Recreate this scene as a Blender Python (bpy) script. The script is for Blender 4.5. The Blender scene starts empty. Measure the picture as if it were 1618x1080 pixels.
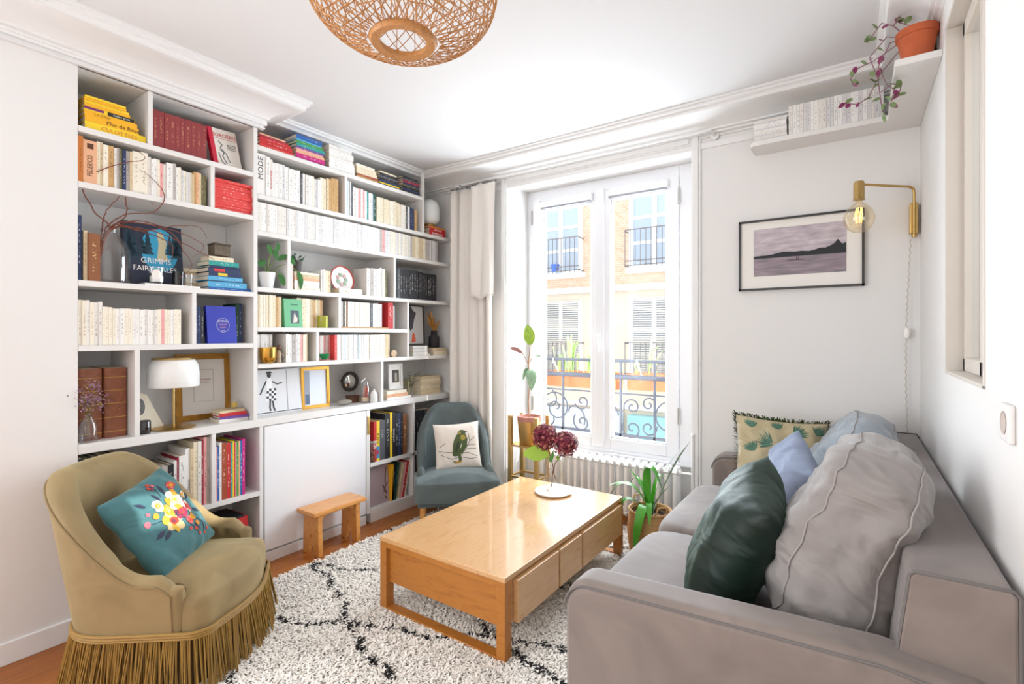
import bpy, math, random
import numpy as np
from mathutils import Matrix, Vector, noise
random.seed(11)
SC = bpy.context.scene
COL = SC.collection
PI = math.pi
# ---------------------------------------------------------------- camera
cd = bpy.data.cameras.new('camera'); cam = bpy.data.objects.new('camera', cd); COL.objects.link(cam)
cam.location = (0, 0, 1.4); cam.rotation_euler = (PI/2, 0, math.radians(34.516))
cd.sensor_width = 36; cd.lens = 17.504; cd.shift_y = -0.0071; cd.clip_start = .02
SC.camera = cam
# ---------------------------------------------------------------- light
SC.view_settings.view_transform = 'Standard'; SC.view_settings.look = 'None'
SC.view_settings.gamma = 1; SC.view_settings.use_curve_mapping = False
SC.view_settings.exposure = 0.52
w = bpy.data.worlds.new('world'); SC.world = w; w.use_nodes = True
bg = w.node_tree.nodes['Background']; bg.inputs[0].default_value = (.90, .95, 1, 1); bg.inputs[1].default_value = 1.75
def light(name, kind, loc, rot, energy, col=(1, 1, 1), **k):
    l = bpy.data.lights.new(name, kind); l.energy = energy; l.color = col
    for a, v in k.items(): setattr(l, a, v)
    o = bpy.data.objects.new(name, l); COL.objects.link(o); o.location = loc; o.rotation_euler = rot
    return o
s = light('sun', 'SUN', (0, 0, 5), (0, 0, 0), 5.0, (1, .95, .86), angle=.009)
s.rotation_euler = Vector((-.82, -.30, -.50)).to_track_quat('-Z', 'Y').to_euler()
# skylight by the window in view; side and rear area lamps are added fill
light('side_fill_light', 'AREA', (-2.93, -1.0, 1.6), (0, -PI/2, 0), 54, (.93, .975, 1), shape='RECTANGLE', size=2.0, size_y=1.7)  # unseen fill lamp, set in a wall opening made for it
light('front_window_light', 'AREA', (-1.62, 3.86, 1.55), (-PI/2, 0, 0), 84, (.88, .95, 1), shape='RECTANGLE', size=1.3, size_y=1.9)
light('rear_fill_light', 'AREA', (-1.35, -2.25, 1.75), (PI/2, 0, 0), 14, (.93, .975, 1), shape='RECTANGLE', size=2.4, size_y=1.5)  # weak fill added before the solid rear wall; no window there
# ---------------------------------------------------------------- materials
def lin(h):
    h = h.lstrip('#'); r = []
    for i in (0, 2, 4):
        c = int(h[i:i+2], 16)/255
        r.append(c/12.92 if c <= .04045 else ((c+.055)/1.055)**2.4)
    return (*r, 1)
MC = {}
class NT:
    def __init__(s, m): s.t = m.node_tree; s.p = s.t.nodes['Principled BSDF']
    def n(s, kind, **k):
        x = s.t.nodes.new(kind)
        for a, v in k.items():
            if a.startswith('i_'):
                q = a[2:]; x.inputs[int(q) if q.isdigit() else q.replace('_', ' ')].default_value = v
            else: setattr(x, a, v)
        return x
    def l(s, a, b): s.t.links.new(a, b)
    def coord(s, kind='Object', scale=(1, 1, 1)):
        c = s.n('ShaderNodeTexCoord'); m = s.n('ShaderNodeMapping'); m.inputs['Scale'].default_value = scale
        s.l(c.outputs[kind], m.inputs[0]); return m.outputs[0]
    def ramp(s, fac, stops):
        r = s.n('ShaderNodeValToRGB'); e = r.color_ramp.elements
        while len(e) < len(stops): e.new(.5)
        for q, (p, c) in zip(e, stops): q.position = p; q.color = lin(c) if isinstance(c, str) else c
        s.l(fac, r.inputs[0]); return r.outputs[0]
    def bump(s, fac, strength, dist=.01):
        b = s.n('ShaderNodeBump'); b.inputs['Strength'].default_value = strength; b.inputs['Distance'].default_value = dist
        s.l(fac, b.inputs['Height']); s.l(b.outputs[0], s.p.inputs['Normal'])
def mat(key, hexc='#ffffff', rough=.6, metal=0, var=.0, vs=8, bump=0, bs=60, sheen=0, coat=0, spec=.5, sheen_tint=None, wrinkle=0):
    if key in MC: return MC[key]
    m = bpy.data.materials.new(key); m.use_nodes = True; N = NT(m); p = N.p; MC[key] = m
    c = lin(hexc); p.inputs['Base Color'].default_value = c; p.inputs['Roughness'].default_value = rough
    p.inputs['Metallic'].default_value = metal; p.inputs['Specular IOR Level'].default_value = spec
    if sheen:
        p.inputs['Sheen Weight'].default_value = sheen; p.inputs['Sheen Roughness'].default_value = .4
        if sheen_tint: p.inputs['Sheen Tint'].default_value = lin(sheen_tint)
    if coat: p.inputs['Coat Weight'].default_value = coat
    if var:
        n = N.n('ShaderNodeTexNoise', i_Scale=vs, i_Detail=4.0, i_Distortion=1.2); N.l(N.coord(), n.inputs[0])
        a = tuple(max(0, x*(1-var)) for x in c[:3])+(1,); b = tuple(min(1, x*(1+var)) for x in c[:3])+(1,)
        N.l(N.ramp(n.outputs[0], [(.3, a), (.7, b)]), p.inputs['Base Color'])
    if bump:
        n2 = N.n('ShaderNodeTexNoise', i_Scale=bs, i_Detail=3.0); N.l(N.coord(), n2.inputs[0]); N.bump(n2.outputs[0], bump)
    if wrinkle:
        n3 = N.n('ShaderNodeTexNoise', i_Scale=5.0, i_Detail=2.0, i_Distortion=.9); N.l(N.coord('Object', (1, .7, 1.7)), n3.inputs[0]); N.bump(n3.outputs[0], wrinkle, .05)
    m.diffuse_color = c
    return m
def glass(key, tint='#ffffff', rough=0.02, gl=.10, edge=.38):
    if key in MC: return MC[key]
    m = bpy.data.materials.new(key); m.use_nodes = True; MC[key] = m; t = m.node_tree; t.nodes.clear()
    o = t.nodes.new('ShaderNodeOutputMaterial'); mx = t.nodes.new('ShaderNodeMixShader'); tr = t.nodes.new('ShaderNodeBsdfTransparent')
    g = t.nodes.new('ShaderNodeBsdfGlossy'); lw = t.nodes.new('ShaderNodeLayerWeight'); mt = t.nodes.new('ShaderNodeMath')
    tr.inputs[0].default_value = lin(tint); g.inputs['Roughness'].default_value = rough
    lw.inputs[0].default_value = .22; mt.operation = 'MULTIPLY_ADD'; mt.inputs[1].default_value = edge; mt.inputs[2].default_value = gl*.4
    t.links.new(lw.outputs['Facing'], mt.inputs[0]); t.links.new(mt.outputs[0], mx.inputs[0])
    t.links.new(tr.outputs[0], mx.inputs[1]); t.links.new(g.outputs[0], mx.inputs[2]); t.links.new(mx.outputs[0], o.inputs[0])
    return m
def wood(key, c1, c2, c3, scale=(1, 1, 1), rough=.4, k=14, coat=0):
    if key in MC: return MC[key]
    m = bpy.data.materials.new(key); m.use_nodes = True; MC[key] = m; N = NT(m)
    v = N.coord('Object', scale)
    n = N.n('ShaderNodeTexNoise', i_Scale=k, i_Detail=6.0, i_Roughness=.6, i_Distortion=.8); N.l(v, n.inputs[0])
    N.l(N.ramp(n.outputs[0], [(.25, c1), (.5, c2), (.75, c3)]), N.p.inputs['Base Color'])
    N.p.inputs['Roughness'].default_value = rough; N.p.inputs['Coat Weight'].default_value = coat
    N.bump(n.outputs[0], .12, .004)
    return m
def spine(hexc, ink='#4a4642', lying=False, dens=.56):
    """printed paper cover: a broken line of print runs along the spine"""
    key = 'spine_'+hexc+ink+str(lying)+str(dens)
    if key in MC: return MC[key]
    m = bpy.data.materials.new(key); m.use_nodes = True; MC[key] = m; N = NT(m)
    tc = N.n('ShaderNodeAttribute', attribute_name='print_pos'); sp = N.n('ShaderNodeSeparateXYZ'); N.l(tc.outputs['Vector'], sp.inputs[0])
    Y, Z, RND = sp.outputs
    def M(op, a, b):
        q = N.n('ShaderNodeMath', operation=op)
        for i, z in enumerate((a, b)):
            if isinstance(z, (int, float)): q.inputs[i].default_value = z
            else: N.l(z, q.inputs[i])
        return q.outputs[0]
    c = N.n('ShaderNodeCombineXYZ'); N.l(M('MULTIPLY', Y, 3.0), c.inputs[0]); N.l(M('MULTIPLY', Z, 26.0), c.inputs[1]); N.l(M('MULTIPLY', RND, 90.0), c.inputs[2])
    n = N.n('ShaderNodeTexNoise', i_Scale=1.0, i_Detail=1.0); N.l(c.outputs[0], n.inputs[0])
    mask = M('MULTIPLY', M('LESS_THAN', M('ABSOLUTE', M('SUBTRACT', Y, .5), 0), .17), .62)
    mask = M('MULTIPLY', mask, M('LESS_THAN', M('ABSOLUTE', M('SUBTRACT', Z, M('ADD', M('MULTIPLY', RND, .12), .47)), 0), .31))
    mask = M('MULTIPLY', mask, M('GREATER_THAN', n.outputs[0], dens))
    mx = N.n('ShaderNodeMix', data_type='RGBA'); N.l(mask, mx.inputs['Factor'])
    mx.inputs['A'].default_value = lin(hexc); mx.inputs['B'].default_value = lin(ink)
    N.l(mx.outputs['Result'], N.p.inputs['Base Color']); N.p.inputs['Roughness'].default_value = .55
    return m
# ---------------------------------------------------------------- mesh builder
class MB:
    def __init__(s): s.v = []; s.f = []; s.m = []
    def add(s, v, f, mi=0):
        b = len(s.v); s.v += [tuple(p) for p in v]; s.f += [tuple(i+b for i in q) for q in f]; s.m += [mi]*len(f); return s
    def box(s, x0, x1, y0, y1, z0, z1, mi=0, M=None):
        v = [Vector(p) for p in ((x0,y0,z0),(x1,y0,z0),(x1,y1,z0),(x0,y1,z0),(x0,y0,z1),(x1,y0,z1),(x1,y1,z1),(x0,y1,z1))]
        if M: v = [M @ p for p in v]
        return s.add(v, [(3,2,1,0),(4,5,6,7),(0,1,5,4),(1,2,6,5),(2,3,7,6),(3,0,4,7)], mi)
    def tube(s, pts, r, n=8, mi=0, closed=False, caps=True):
        P = [Vector(p) for p in pts]; N = len(P)
        R = r if isinstance(r, (list, tuple)) else [r]*N
        up = Vector((0, 0, 1)); fr = None; v = []
        for i in range(N):
            a = P[i-1] if (i > 0 or closed) else P[i]; b = P[(i+1) % N] if (i < N-1 or closed) else P[i]
            t = (b-a); t = t.normalized() if t.length > 1e-9 else Vector((0, 0, 1))
            if fr is None: fr = t.orthogonal().normalized() if abs(t.dot(up)) > .95 else t.cross(up).normalized()
            fr = (fr - t*fr.dot(t)); fr = fr.normalized() if fr.length > 1e-6 else t.orthogonal().normalized()
            bn = t.cross(fr)
            for k in range(n):
                q = 2*PI*k/n; v.append(P[i]+(fr*math.cos(q)+bn*math.sin(q))*R[i])
        f = []
        for i in range(N if closed else N-1):
            j = (i+1) % N
            for k in range(n): f.append((i*n+k, i*n+(k+1) % n, j*n+(k+1) % n, j*n+k))
        if caps and not closed: f += [tuple(range(n))[::-1], tuple((N-1)*n+k for k in range(n))]
        return s.add(v, f, mi)
    def cyl(s, a, b, r, n=16, mi=0): return s.tube([a, b], r, n, mi)
    def lathe(s, prof, n=28, c=(0, 0, 0), mi=0, sx=1, sy=1, flute=0, nf=24, open_=False):
        v = []; f = []
        for r, z in prof:
            for k in range(n):
                q = 2*PI*k/n; rr = r*(1+flute*math.cos(nf*q)) if flute else r
                v.append((c[0]+rr*math.cos(q)*sx, c[1]+rr*math.sin(q)*sy, c[2]+z))
        for i in range(len(prof)-1):
            for k in range(n): f.append((i*n+k, i*n+(k+1) % n, (i+1)*n+(k+1) % n, (i+1)*n+k))
        ring = math.dist(prof[0], prof[-1]) < 1e-6 or open_
        if prof[0][0] > 1e-4 and not ring: f.append(tuple(range(n))[::-1])
        if prof[-1][0] > 1e-4 and not ring: f.append(tuple((len(prof)-1)*n+k for k in range(n)))
        return s.add(v, f, mi)
    def prism(s, poly, axis, a, b, mi=0):
        """poly of 2D points extruded along axis x/y/z from a to b"""
        def P(p, t): return {'x': (t, p[0], p[1]), 'y': (p[0], t, p[1]), 'z': (p[0], p[1], t)}[axis]
        n = len(poly); v = [P(p, a) for p in poly]+[P(p, b) for p in poly]
        return s.add(v, [tuple(range(n))[::-1], tuple(range(n, 2*n))]+[(i, (i+1) % n, (i+1) % n+n, i+n) for i in range(n)], mi)
    def grid(s, rows, mi=0, cu=False, cv=False):
        R = len(rows); C_ = len(rows[0]); v = [p for r in rows for p in r]; f = []
        for i in range(R if cv else R-1):
            for j in range(C_ if cu else C_-1):
                f.append((i*C_+j, i*C_+(j+1) % C_, ((i+1) % R)*C_+(j+1) % C_, ((i+1) % R)*C_+j))
        return s.add(v, f, mi)
    def sphere(s, c, r, n=12, mi=0, sx=1, sy=1, sz=1):
        pr = [(r*math.sin(PI*i/(n//2)), -r*sz*math.cos(PI*i/(n//2))) for i in range(n//2+1)]
        pr[0] = (1e-5, pr[0][1]); pr[-1] = (1e-5, pr[-1][1])
        return s.lathe(pr, n, c, mi, sx, sy)
    def build(s, name, mats, parent=None, smooth=False, bevel=0, M=None, thick=0):
        me = bpy.data.meshes.new(name); me.from_pydata(s.v, [], s.f)
        if not isinstance(mats, (list, tuple)): mats = [mats]
        for m in mats: me.materials.append(m)
        me.polygons.foreach_set('material_index', s.m)
        import bmesh
        bm = bmesh.new(); bm.from_mesh(me); bmesh.ops.recalc_face_normals(bm, faces=bm.faces); bm.to_mesh(me); bm.free()
        if smooth:
            me.polygons.foreach_set('use_smooth', [True]*len(s.f))
            me.set_sharp_from_angle(angle=math.radians(smooth if smooth is not True else 42))
        o = bpy.data.objects.new(name, me); COL.objects.link(o)
        if parent: o.parent = parent
        if M is not None: o.matrix_local = M
        if thick: q = o.modifiers.new('s', 'SOLIDIFY'); q.thickness = thick
        if bevel: q = o.modifiers.new('b', 'BEVEL'); q.width = bevel; q.segments = 2; q.limit_method = 'ANGLE'
        return o
def tag(o, label=None, cat=None, group=None, kind=None):
    if label: o['label'] = label
    if cat: o['category'] = cat
    if group: o['group'] = group
    if kind: o['kind'] = kind
    return o
def thing(name, label, cat, loc=(0, 0, 0), rz=0, group=None):
    o = bpy.data.objects.new(name, None); o.empty_display_size = .05; COL.objects.link(o)
    o.location = loc; o.rotation_euler = (0, 0, rz); return tag(o, label, cat, group)
def struct(name, mb, m, smooth=False, bevel=0): return tag(mb.build(name, m, None, smooth, bevel), kind='structure')
def T(x, y, z): return Matrix.Translation((x, y, z))
def Rm(a, ax): return Matrix.Rotation(a, 4, ax)
FONT = {}
def text(name, body, size, m, parent, M, sx=1, ext=.0004):
    """printed lettering as a thin mesh; M places it: local x = reading direction, y = up, z = out of the surface"""
    cu = bpy.data.curves.new(name, 'FONT'); cu.body = body; cu.size = size; cu.align_x = 'CENTER'; cu.align_y = 'CENTER'; cu.extrude = ext
    cu.resolution_u = 2
    t = bpy.data.objects.new(name, cu); COL.objects.link(t); dg = bpy.context.evaluated_depsgraph_get()
    me = bpy.data.meshes.new_from_object(t.evaluated_get(dg)); bpy.data.objects.remove(t); bpy.data.curves.remove(cu)
    if parent.type == 'MESH' and parent.data.materials[0].name.startswith('spine_#') or parent.name.startswith('book') and parent.children and parent.children[0].data.materials[0].name.startswith('spine_#'):
        q = parent if parent.type == 'MESH' else parent.children[0]; k = q.data.materials[0].name; q.data.materials[0] = spine(k[6:13], k[13:20], False, 2)     # its own title is the only print
    me.materials.clear(); me.materials.append(m); me.transform(Matrix.Diagonal((sx, 1, 1, 1)))
    o = bpy.data.objects.new(name, me); COL.objects.link(o); o.parent = parent; o.matrix_local = M; return o
# reading directions on a surface that faces +x: horizontal line, or bottom-to-top spine
def RH(x, y, z): return Matrix(((0, 0, 1, x), (1, 0, 0, y), (0, 1, 0, z), (0, 0, 0, 1)))
def RV(x, y, z): return Matrix(((0, 0, 1, x), (0, -1, 0, y), (1, 0, 0, z), (0, 0, 0, 1)))
def blade(mb, pts, wid, mi=0, side=None, fold=.0):
    """a leaf: ribbon through pts with width wid(t)"""
    P = [Vector(p) for p in pts]; n = len(P); rows = []
    for i in range(n):
        t = (P[min(n-1, i+1)]-P[max(0, i-1)]).normalized()
        sd = Vector(side) if side else t.cross(Vector((0, 0, 1)))
        sd = sd - t*sd.dot(t); sd = sd.normalized() if sd.length > 1e-5 else Vector((1, 0, 0)); up = sd.cross(t)
        ww = wid(i/(n-1)) if callable(wid) else wid
        rows.append([P[i]-sd*ww+up*fold*ww, P[i], P[i]+sd*ww+up*fold*ww])
    return mb.grid(rows, mi)
def bez(a, b, c, n=8):
    a, b, c = Vector(a), Vector(b), Vector(c)
    return [a*(1-t)**2+b*2*t*(1-t)+c*t*t for t in [i/n for i in range(n+1)]]
def leafw(w): return lambda t: w*max(.03, math.sin(PI*min(1, t*.96+.04))**.7)
WALL = mat('wall_paint', '#e6e4e2', .85, bump=.03, bs=180)
WHITE = mat('white_lacquer', '#e6e3e0', .35)
CEIL = mat('ceiling_paint', '#dedddd', .9)
TRIM = mat('trim_paint', '#ebeae9', .5)
PAPER = mat('paper_edges', '#e3d5bd', .9, var=.12, vs=60)
BRASS = mat('brushed_brass', '#c4a468', .3, 1)
CHROME = mat('satin_steel', '#b9b7b2', .3, 1)
GLASS = glass('clear_glass'); PANE = glass('window_glass', '#fbfdff', gl=.015, edge=.12)
BLACK = mat('black_print', '#1b1a1c', .5); WHT = mat('white_print', '#f6f3ee', .6)
# ================================================================ the room
FL = bpy.data.materials.new('oak_floor'); FL.use_nodes = True; N = NT(FL)
v = N.coord('Object', (1, 1, 1)); mp = N.n('ShaderNodeMapping'); mp.inputs['Rotation'].default_value = (0, 0, PI/2); N.l(v, mp.inputs[0])
br = N.n('ShaderNodeTexBrick', offset=.37, i_Scale=1.0, i_Mortar_Size=.0012, i_Brick_Width=.9, i_Row_Height=.075, i_Bias=0.0)
br.inputs['Color1'].default_value = lin('#bd7530'); br.inputs['Color2'].default_value = lin('#a96225'); br.inputs['Mortar'].default_value = lin('#6e421c'); N.l(mp.outputs[0], br.inputs[0])
n1 = N.n('ShaderNodeTexNoise', i_Scale=6.0, i_Detail=6.0, i_Distortion=.6); N.l(N.coord('Object', (9, .8, 1)), n1.inputs[0])
mx = N.n('ShaderNodeMix', data_type='RGBA', blend_type='MULTIPLY'); mx.inputs['Factor'].default_value = .55
N.l(br.outputs[0], mx.inputs['A']); N.l(N.ramp(n1.outputs[0], [(.3, '#b9a080'), (.7, '#ffffff')]), mx.inputs['B'])
N.l(mx.outputs['Result'], N.p.inputs['Base Color']); N.p.inputs['Roughness'].default_value = .32; N.bump(br.outputs['Fac'], .2, -.002)
struct('floor', MB().box(-3.5, .5, -2.3, 3.82, -.12, 0), FL)
struct('ceiling', MB().box(-3.5, .5, -2.3, 3.6, 2.8, 2.95), CEIL)
b = MB(); b.box(-3.45, -2.97, -2.3, -1.85, 0, 2.8); b.box(-3.45, -2.97, -.15, .762, 0, 2.8); b.box(-3.45, -2.97, -1.85, -.15, 2.6, 2.8); b.box(-3.45, -2.97, -1.85, -.15, 0, .6); b.box(-3.45, -2.97, .762, 1.62, 2.646, 2.8); b.box(-3.45, -3.30, .762, 3.5, 0, 2.8)  # opening behind the camera is added to let the side fill in
struct('wall_left', b, WALL)
b = MB(); b.box(-3.45, -2.355, 3.36, 3.82, 0, 2.8); b.box(-.88, .6, 3.36, 3.82, 0, 2.8); b.box(-2.355, -.88, 3.36, 3.82, 2.635, 2.8); b.box(-2.355, -.88, 3.68, 3.82, 0, .47)
struct('wall_window', b, WALL)
b = MB(); WR = .285
b.box(WR, .5, -2.3, 1.79, 0, 2.8); b.box(WR, .5, 1.79, 2.47, 0, 1.255); b.box(WR, .5, 1.79, 2.47, 2.555, 2.8); b.box(WR, .5, 2.47, 3.36, 0, 2.8)
struct('wall_right', b, WALL)
b = MB(); b.box(-3.5, .5, -2.42, -2.3, 0, 2.8)
struct('wall_rear', b, WALL)
# cornice swept round the room with mitred corners
PR = [(0, 2.801), (.28, 2.801), (.28, 2.788), (.266, 2.785), (.266, 2.772), (.25, 2.768), (.244, 2.762), (.244, 2.748), (.228, 2.744), (.21, 2.746), (.16, 2.744), (.12, 2.737), (.08, 2.722), (.055, 2.706), (.055, 2.697), (.035, 2.693), (.035, 2.682), (.012, 2.677), (.012, 2.668), (0, 2.664)]
path = [(-2.97, -2.3), (-2.97, 1.62), (-3.30, 1.62), (-3.30, 3.36), (WR, 3.36), (WR, -2.3)]
nrm = [(1, 0), (0, 1), (1, 0), (0, -1), (-1, 0)]; scl = [1, .62, 1, 1, .7]
def offs(i, p):
    x, y = path[i]
    for k in ({i-1, i} & set(range(5))):
        x += nrm[k][0]*p*scl[k]; y += nrm[k][1]*p*scl[k]
    return x, y
b = MB(); b.grid([[(*offs(i, p), z) for p, z in PR] for i in range(6)])
struct('trim_1', b, TRIM, smooth=30)
b = MB()
for z0, z1, d in ((2.646, 2.654, .022), (2.654, 2.668, .014), (2.668, 2.69, .03)):
    b.box(-2.98, -2.97+d, -2.3, 1.62+d, z0, z1)
struct('trim_2', b, TRIM)
b = MB()      # picture rail under the cornice of the window wall and casing round the window recess
b.box(-2.90, .28, 3.352, 3.361, 2.60, 2.64)
for x0, x1 in ((-2.415, -2.355), (-.88, -.82)):
    b.box(x0, x1, 3.345, 3.362, 0, 2.695); b.box(x0+.012, x1-.012, 3.336, 3.35, 0, 2.683)
b.box(-2.355, -.88, 3.345, 3.362, 2.635, 2.695); b.box(-2.343, -.892, 3.336, 3.35, 2.647, 2.683)
struct('trim_3', b, TRIM, bevel=.003)
struct('baseboard_left', MB().box(-2.975, -2.958, -2.3, .762, 0, .095), TRIM, bevel=.004)
b = MB(); b.box(-.82, WR, 3.345, 3.362, 0, .1); b.box(-2.94, -2.415, 3.345, 3.362, 0, .1); b.box(-2.355, -.88, 3.666, 3.684, 0, .1); struct('baseboard_window', b, TRIM, bevel=.004)
struct('baseboard_right', MB().box(.27, .288, -2.3, 3.34, 0, .1), TRIM, bevel=.004)
# window in the recess
WF = mat('window_paint', '#e9e9ec', .4)
win = tag(thing('window_1', None, None, (-1.62, 3.70, .47)), kind='structure')
def wb(x0, x1, y0, y1, z0, z1, mb): return mb.box(x0+1.62, x1+1.62, y0-3.70, y1-3.70, z0-.47, z1-.47)
b = MB(); wb(-2.355, -2.296, 3.67, 3.76, .47, 2.635, b); wb(-1.05, -.88, 3.67, 3.76, .47, 2.635, b); wb(-2.296, -1.05, 3.67, 3.76, 2.56, 2.635, b)
wb(-2.296, -1.05, 3.66, 3.76, .47, .505, b); wb(-2.34, -.9, 3.62, 3.68, .455, .475, b); b.build('window_frame', WF, win, bevel=.004)
for x0, x1, g0, g1 in ((-2.296, -1.662, -2.194, -1.741), (-1.662, -1.05, -1.577, -1.137)):
    b = MB(); wb(x0, g0, 3.655, 3.72, .505, 2.56, b); wb(g1, x1, 3.655, 3.72, .505, 2.56, b); wb(g0, g1, 3.655, 3.72, .505, .587, b); wb(g0, g1, 3.655, 3.72, 2.458, 2.56, b)
    wb(g0, g0+.014, 3.668, 3.70, .587, 2.458, b); wb(g1-.014, g1, 3.668, 3.70, .587, 2.458, b); wb(g0, g1, 3.668, 3.70, .587, .60, b)
    sh = b.build('sash', WF, win, bevel=.005)
    p = MB(); wb(g0, g1, 3.684, 3.688, .587, 2.458, p); p.build('pane', PANE, sh)
b = MB(); wb(-1.70, -1.624, 3.64, 3.66, .51, 2.555, b); b.build('cover_strip', WF, win, bevel=.005)
b = MB(); b.tube([(-.045+.004, -.066, .93), (-.045+.004, -.1, .93), (-.045+.004, -.115, .91), (-.03, -.115, .80)], .009, 8)
b.box(-.056, -.026, -.068, -.060, .87, .96); b.build('handle', mat('white_plastic', '#e8e8e8', .3), win, True)
for z in (.75, 2.35):
    for xx in (-2.300, -1.046):
        b = MB(); b.cyl((xx+1.62, -.05, z-.47), (xx+1.62, -.05, z-.35), .008, 8); b.build('hinge', CHROME, win, True)
for nm, g0, g1 in (('left', -2.194, -1.741), ('right', -1.577, -1.137)):
    t = thing('roller_blind', 'white rolled-up roller blind at the top of the %s window sash' % nm, 'blind', ((g0+g1)/2, 3.64, 2.47), group='rolled-up blinds on the window')
    hw = (g1-g0)/2+.012
    MB().cyl((-hw, 0, .036), (hw, 0, .036), .024, 18).build('roll', WHT, t, True)
    b = MB(); b.box(-hw-.006, -hw, -.026, .014, .004, .066); b.box(hw, hw+.006, -.026, .014, .004, .066); b.build('bracket', WF, t)
    MB().box(-hw+.004, hw-.004, -.004, .004, -.004, .008).build('hem_bar', mat('grey_bar', '#8f9096', .4), t)
# interior window in the right wall
wr = tag(thing('window_2', None, None, (WR, 2.13, 1.255)), kind='structure')
IW = mat('interior_window_paint', '#cfc6bc', .5)
b = MB()
for y0, y1 in ((-.34, -.325), (.325, .34)): b.box(-.004, .2, y0, y1, 0, 1.3)
b.box(-.004, .2, -.34, .34, 1.285, 1.3); b.box(-.004, .2, -.34, .34, 0, .012); b.build('window_frame', IW, wr, bevel=.003)
for y0, y1 in ((-.325, .0), (.0, .325)):
    b = MB()
    b.box(.045, .085, y0, y0+.03, .012, 1.285); b.box(.045, .085, y1-.03, y1, .012, 1.285); b.box(.045, .085, y0, y1, .012, .06); b.box(.045, .085, y0, y1, 1.235, 1.285)
    sh = b.build('sash', IW, wr, bevel=.003); MB().box(.063, .067, y0+.03, y1-.03, .06, 1.235).build('pane', PANE, sh)
struct('wall_back_room', MB().box(1.2, 1.3, .6, 3.4, 0, 2.8), mat('beige_wall', '#cfc6b6', .9))
# ================================================================ outside
st = mat('facade_plaster', '#d6c7b2', .9, var=.05, vs=2); brick = bpy.data.materials.new('brick'); brick.use_nodes = True; N = NT(brick)
br = N.n('ShaderNodeTexBrick', i_Scale=4.0, i_Mortar_Size=.012); br.inputs['Color1'].default_value = lin('#cfa487'); br.inputs['Color2'].default_value = lin('#d6b499'); br.inputs['Mortar'].default_value = lin('#e2d8cc')
c = N.n('ShaderNodeTexCoord'); sp = N.n('ShaderNodeSeparateXYZ'); cb = N.n('ShaderNodeCombineXYZ'); N.l(c.outputs['Object'], sp.inputs[0]); N.l(sp.outputs[0], cb.inputs[0]); N.l(sp.outputs[2], cb.inputs[1]); N.l(cb.outputs[0], br.inputs[0]); N.l(br.outputs[0], N.p.inputs['Base Color']); N.p.inputs['Roughness'].default_value = .9
FY = 13.0
bd = thing('apartment_building', 'cream and brick apartment building across the street seen through the window', 'building', (-6, FY, -3.2))
def fb(mb, x0, x1, y0, y1, z0, z1, mi=0): return mb.box(x0+6, x1+6, y0-FY, y1-FY, z0+3.2, z1+3.2, mi)
fb(MB(), -16, 4, 13, 13.6, -3.2, 2.62).build('lower_wall', st, bd)
fb(MB(), -16, 4, 13, 13.6, 2.62, 9).build('upper_wall', brick, bd)
b = MB(); fb(b, -16, 4, 12.86, 13.0, 2.60, 2.76); fb(b, -16, 4, 12.9, 13.0, -.62, -.5); b.build('string_course', mat('stone_band', '#e8e6e2', .8), bd)
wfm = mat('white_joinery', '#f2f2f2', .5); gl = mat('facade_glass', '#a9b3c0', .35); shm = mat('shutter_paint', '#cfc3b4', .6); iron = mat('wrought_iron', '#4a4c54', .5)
for i, (x, z, w_, h_, sh) in enumerate([(-7.15, 3.2, 1.15, 2.3, 0), (-4.35, 3.2, 1.15, 2.5, 0), (-7.15, .2, 1.15, 2.2, 1), (-4.35, .2, 1.15, 2.2, 1), (-10, 3.2, 1.15, 2.3, 0), (-10, .2, 1.15, 2.2, 1), (-1.6, 3.2, 1.15, 2.5, 0), (-1.6, .2, 1.15, 2.2, 1)]):
    b = MB()
    for a0, a1 in ((-w_/2-.12, -w_/2), (w_/2, w_/2+.12), (-.06, .06)): fb(b, x+a0, x+a1, 12.93, 13.03, z, z+h_)
    fb(b, x-w_/2-.2, x+w_/2+.2, 12.88, 13.02, z-.14, z)
    for zz in (0, .62, 1.3, h_-.1): fb(b, x-w_/2, x+w_/2, 12.95, 13.0, z+zz, z+zz+.09)
    fr = b.build('window_surround', wfm, bd)
    if sh:
        b = MB()
        for k in range(36): fb(b, x-w_/2, x+w_/2, 12.90, 12.93, z+.03+k*h_/36, z+.03+k*h_/36+.034)
        b.build('shutter', shm, bd)
    b = MB(); fb(b, x-w_/2, x+w_/2, 12.97, 12.985, z, z+h_); b.build('pane', gl, fr)
    b = MB()
    for zz in (.03, .15, .98): fb(b, x-w_/2-.15, x+w_/2+.15, 12.70, 12.72, z+zz, z+zz+.03)
    for k in range(11): fb(b, x-w_/2-.15+k*(w_+.28)/10, x-w_/2-.135+k*(w_+.28)/10, 12.70, 12.72, z, z+.98)
    for a0 in (-w_/2-.15, w_/2+.13): fb(b, x+a0, x+a0+.02, 12.70, 13, z+.95, z+.98); fb(b, x+a0, x+a0+.02, 12.70, 13, z+.03, z+.06)
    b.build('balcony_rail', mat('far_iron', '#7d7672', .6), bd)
b = MB(); fb(b, -9.5, -5.2, 12.86, 12.99, -3.1, -.7); b.build('shop_front', mat('grey_shutter', '#c9cdd2', .5), bd)
b = MB(); fb(b, -5.0, -2.4, 12.7, 12.99, -1.3, -.75); fb(b, -4.9, -2.5, 12.86, 12.99, -3.1, -1.3); b.build('shop_sign', mat('turquoise_paint', '#93bfc4', .5), bd)
t = tag(MB().lathe([(.09, 0), (.13, .22), (.12, .22), (.1, .2), (.0001, .2)], 14, (-7.25, 12.78, 3.24)).build('flower_pot', mat('blue_glaze', '#3f66c4', .3), None, True), 'blue flower pot on the upper balcony across the street', 'pot')
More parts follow.
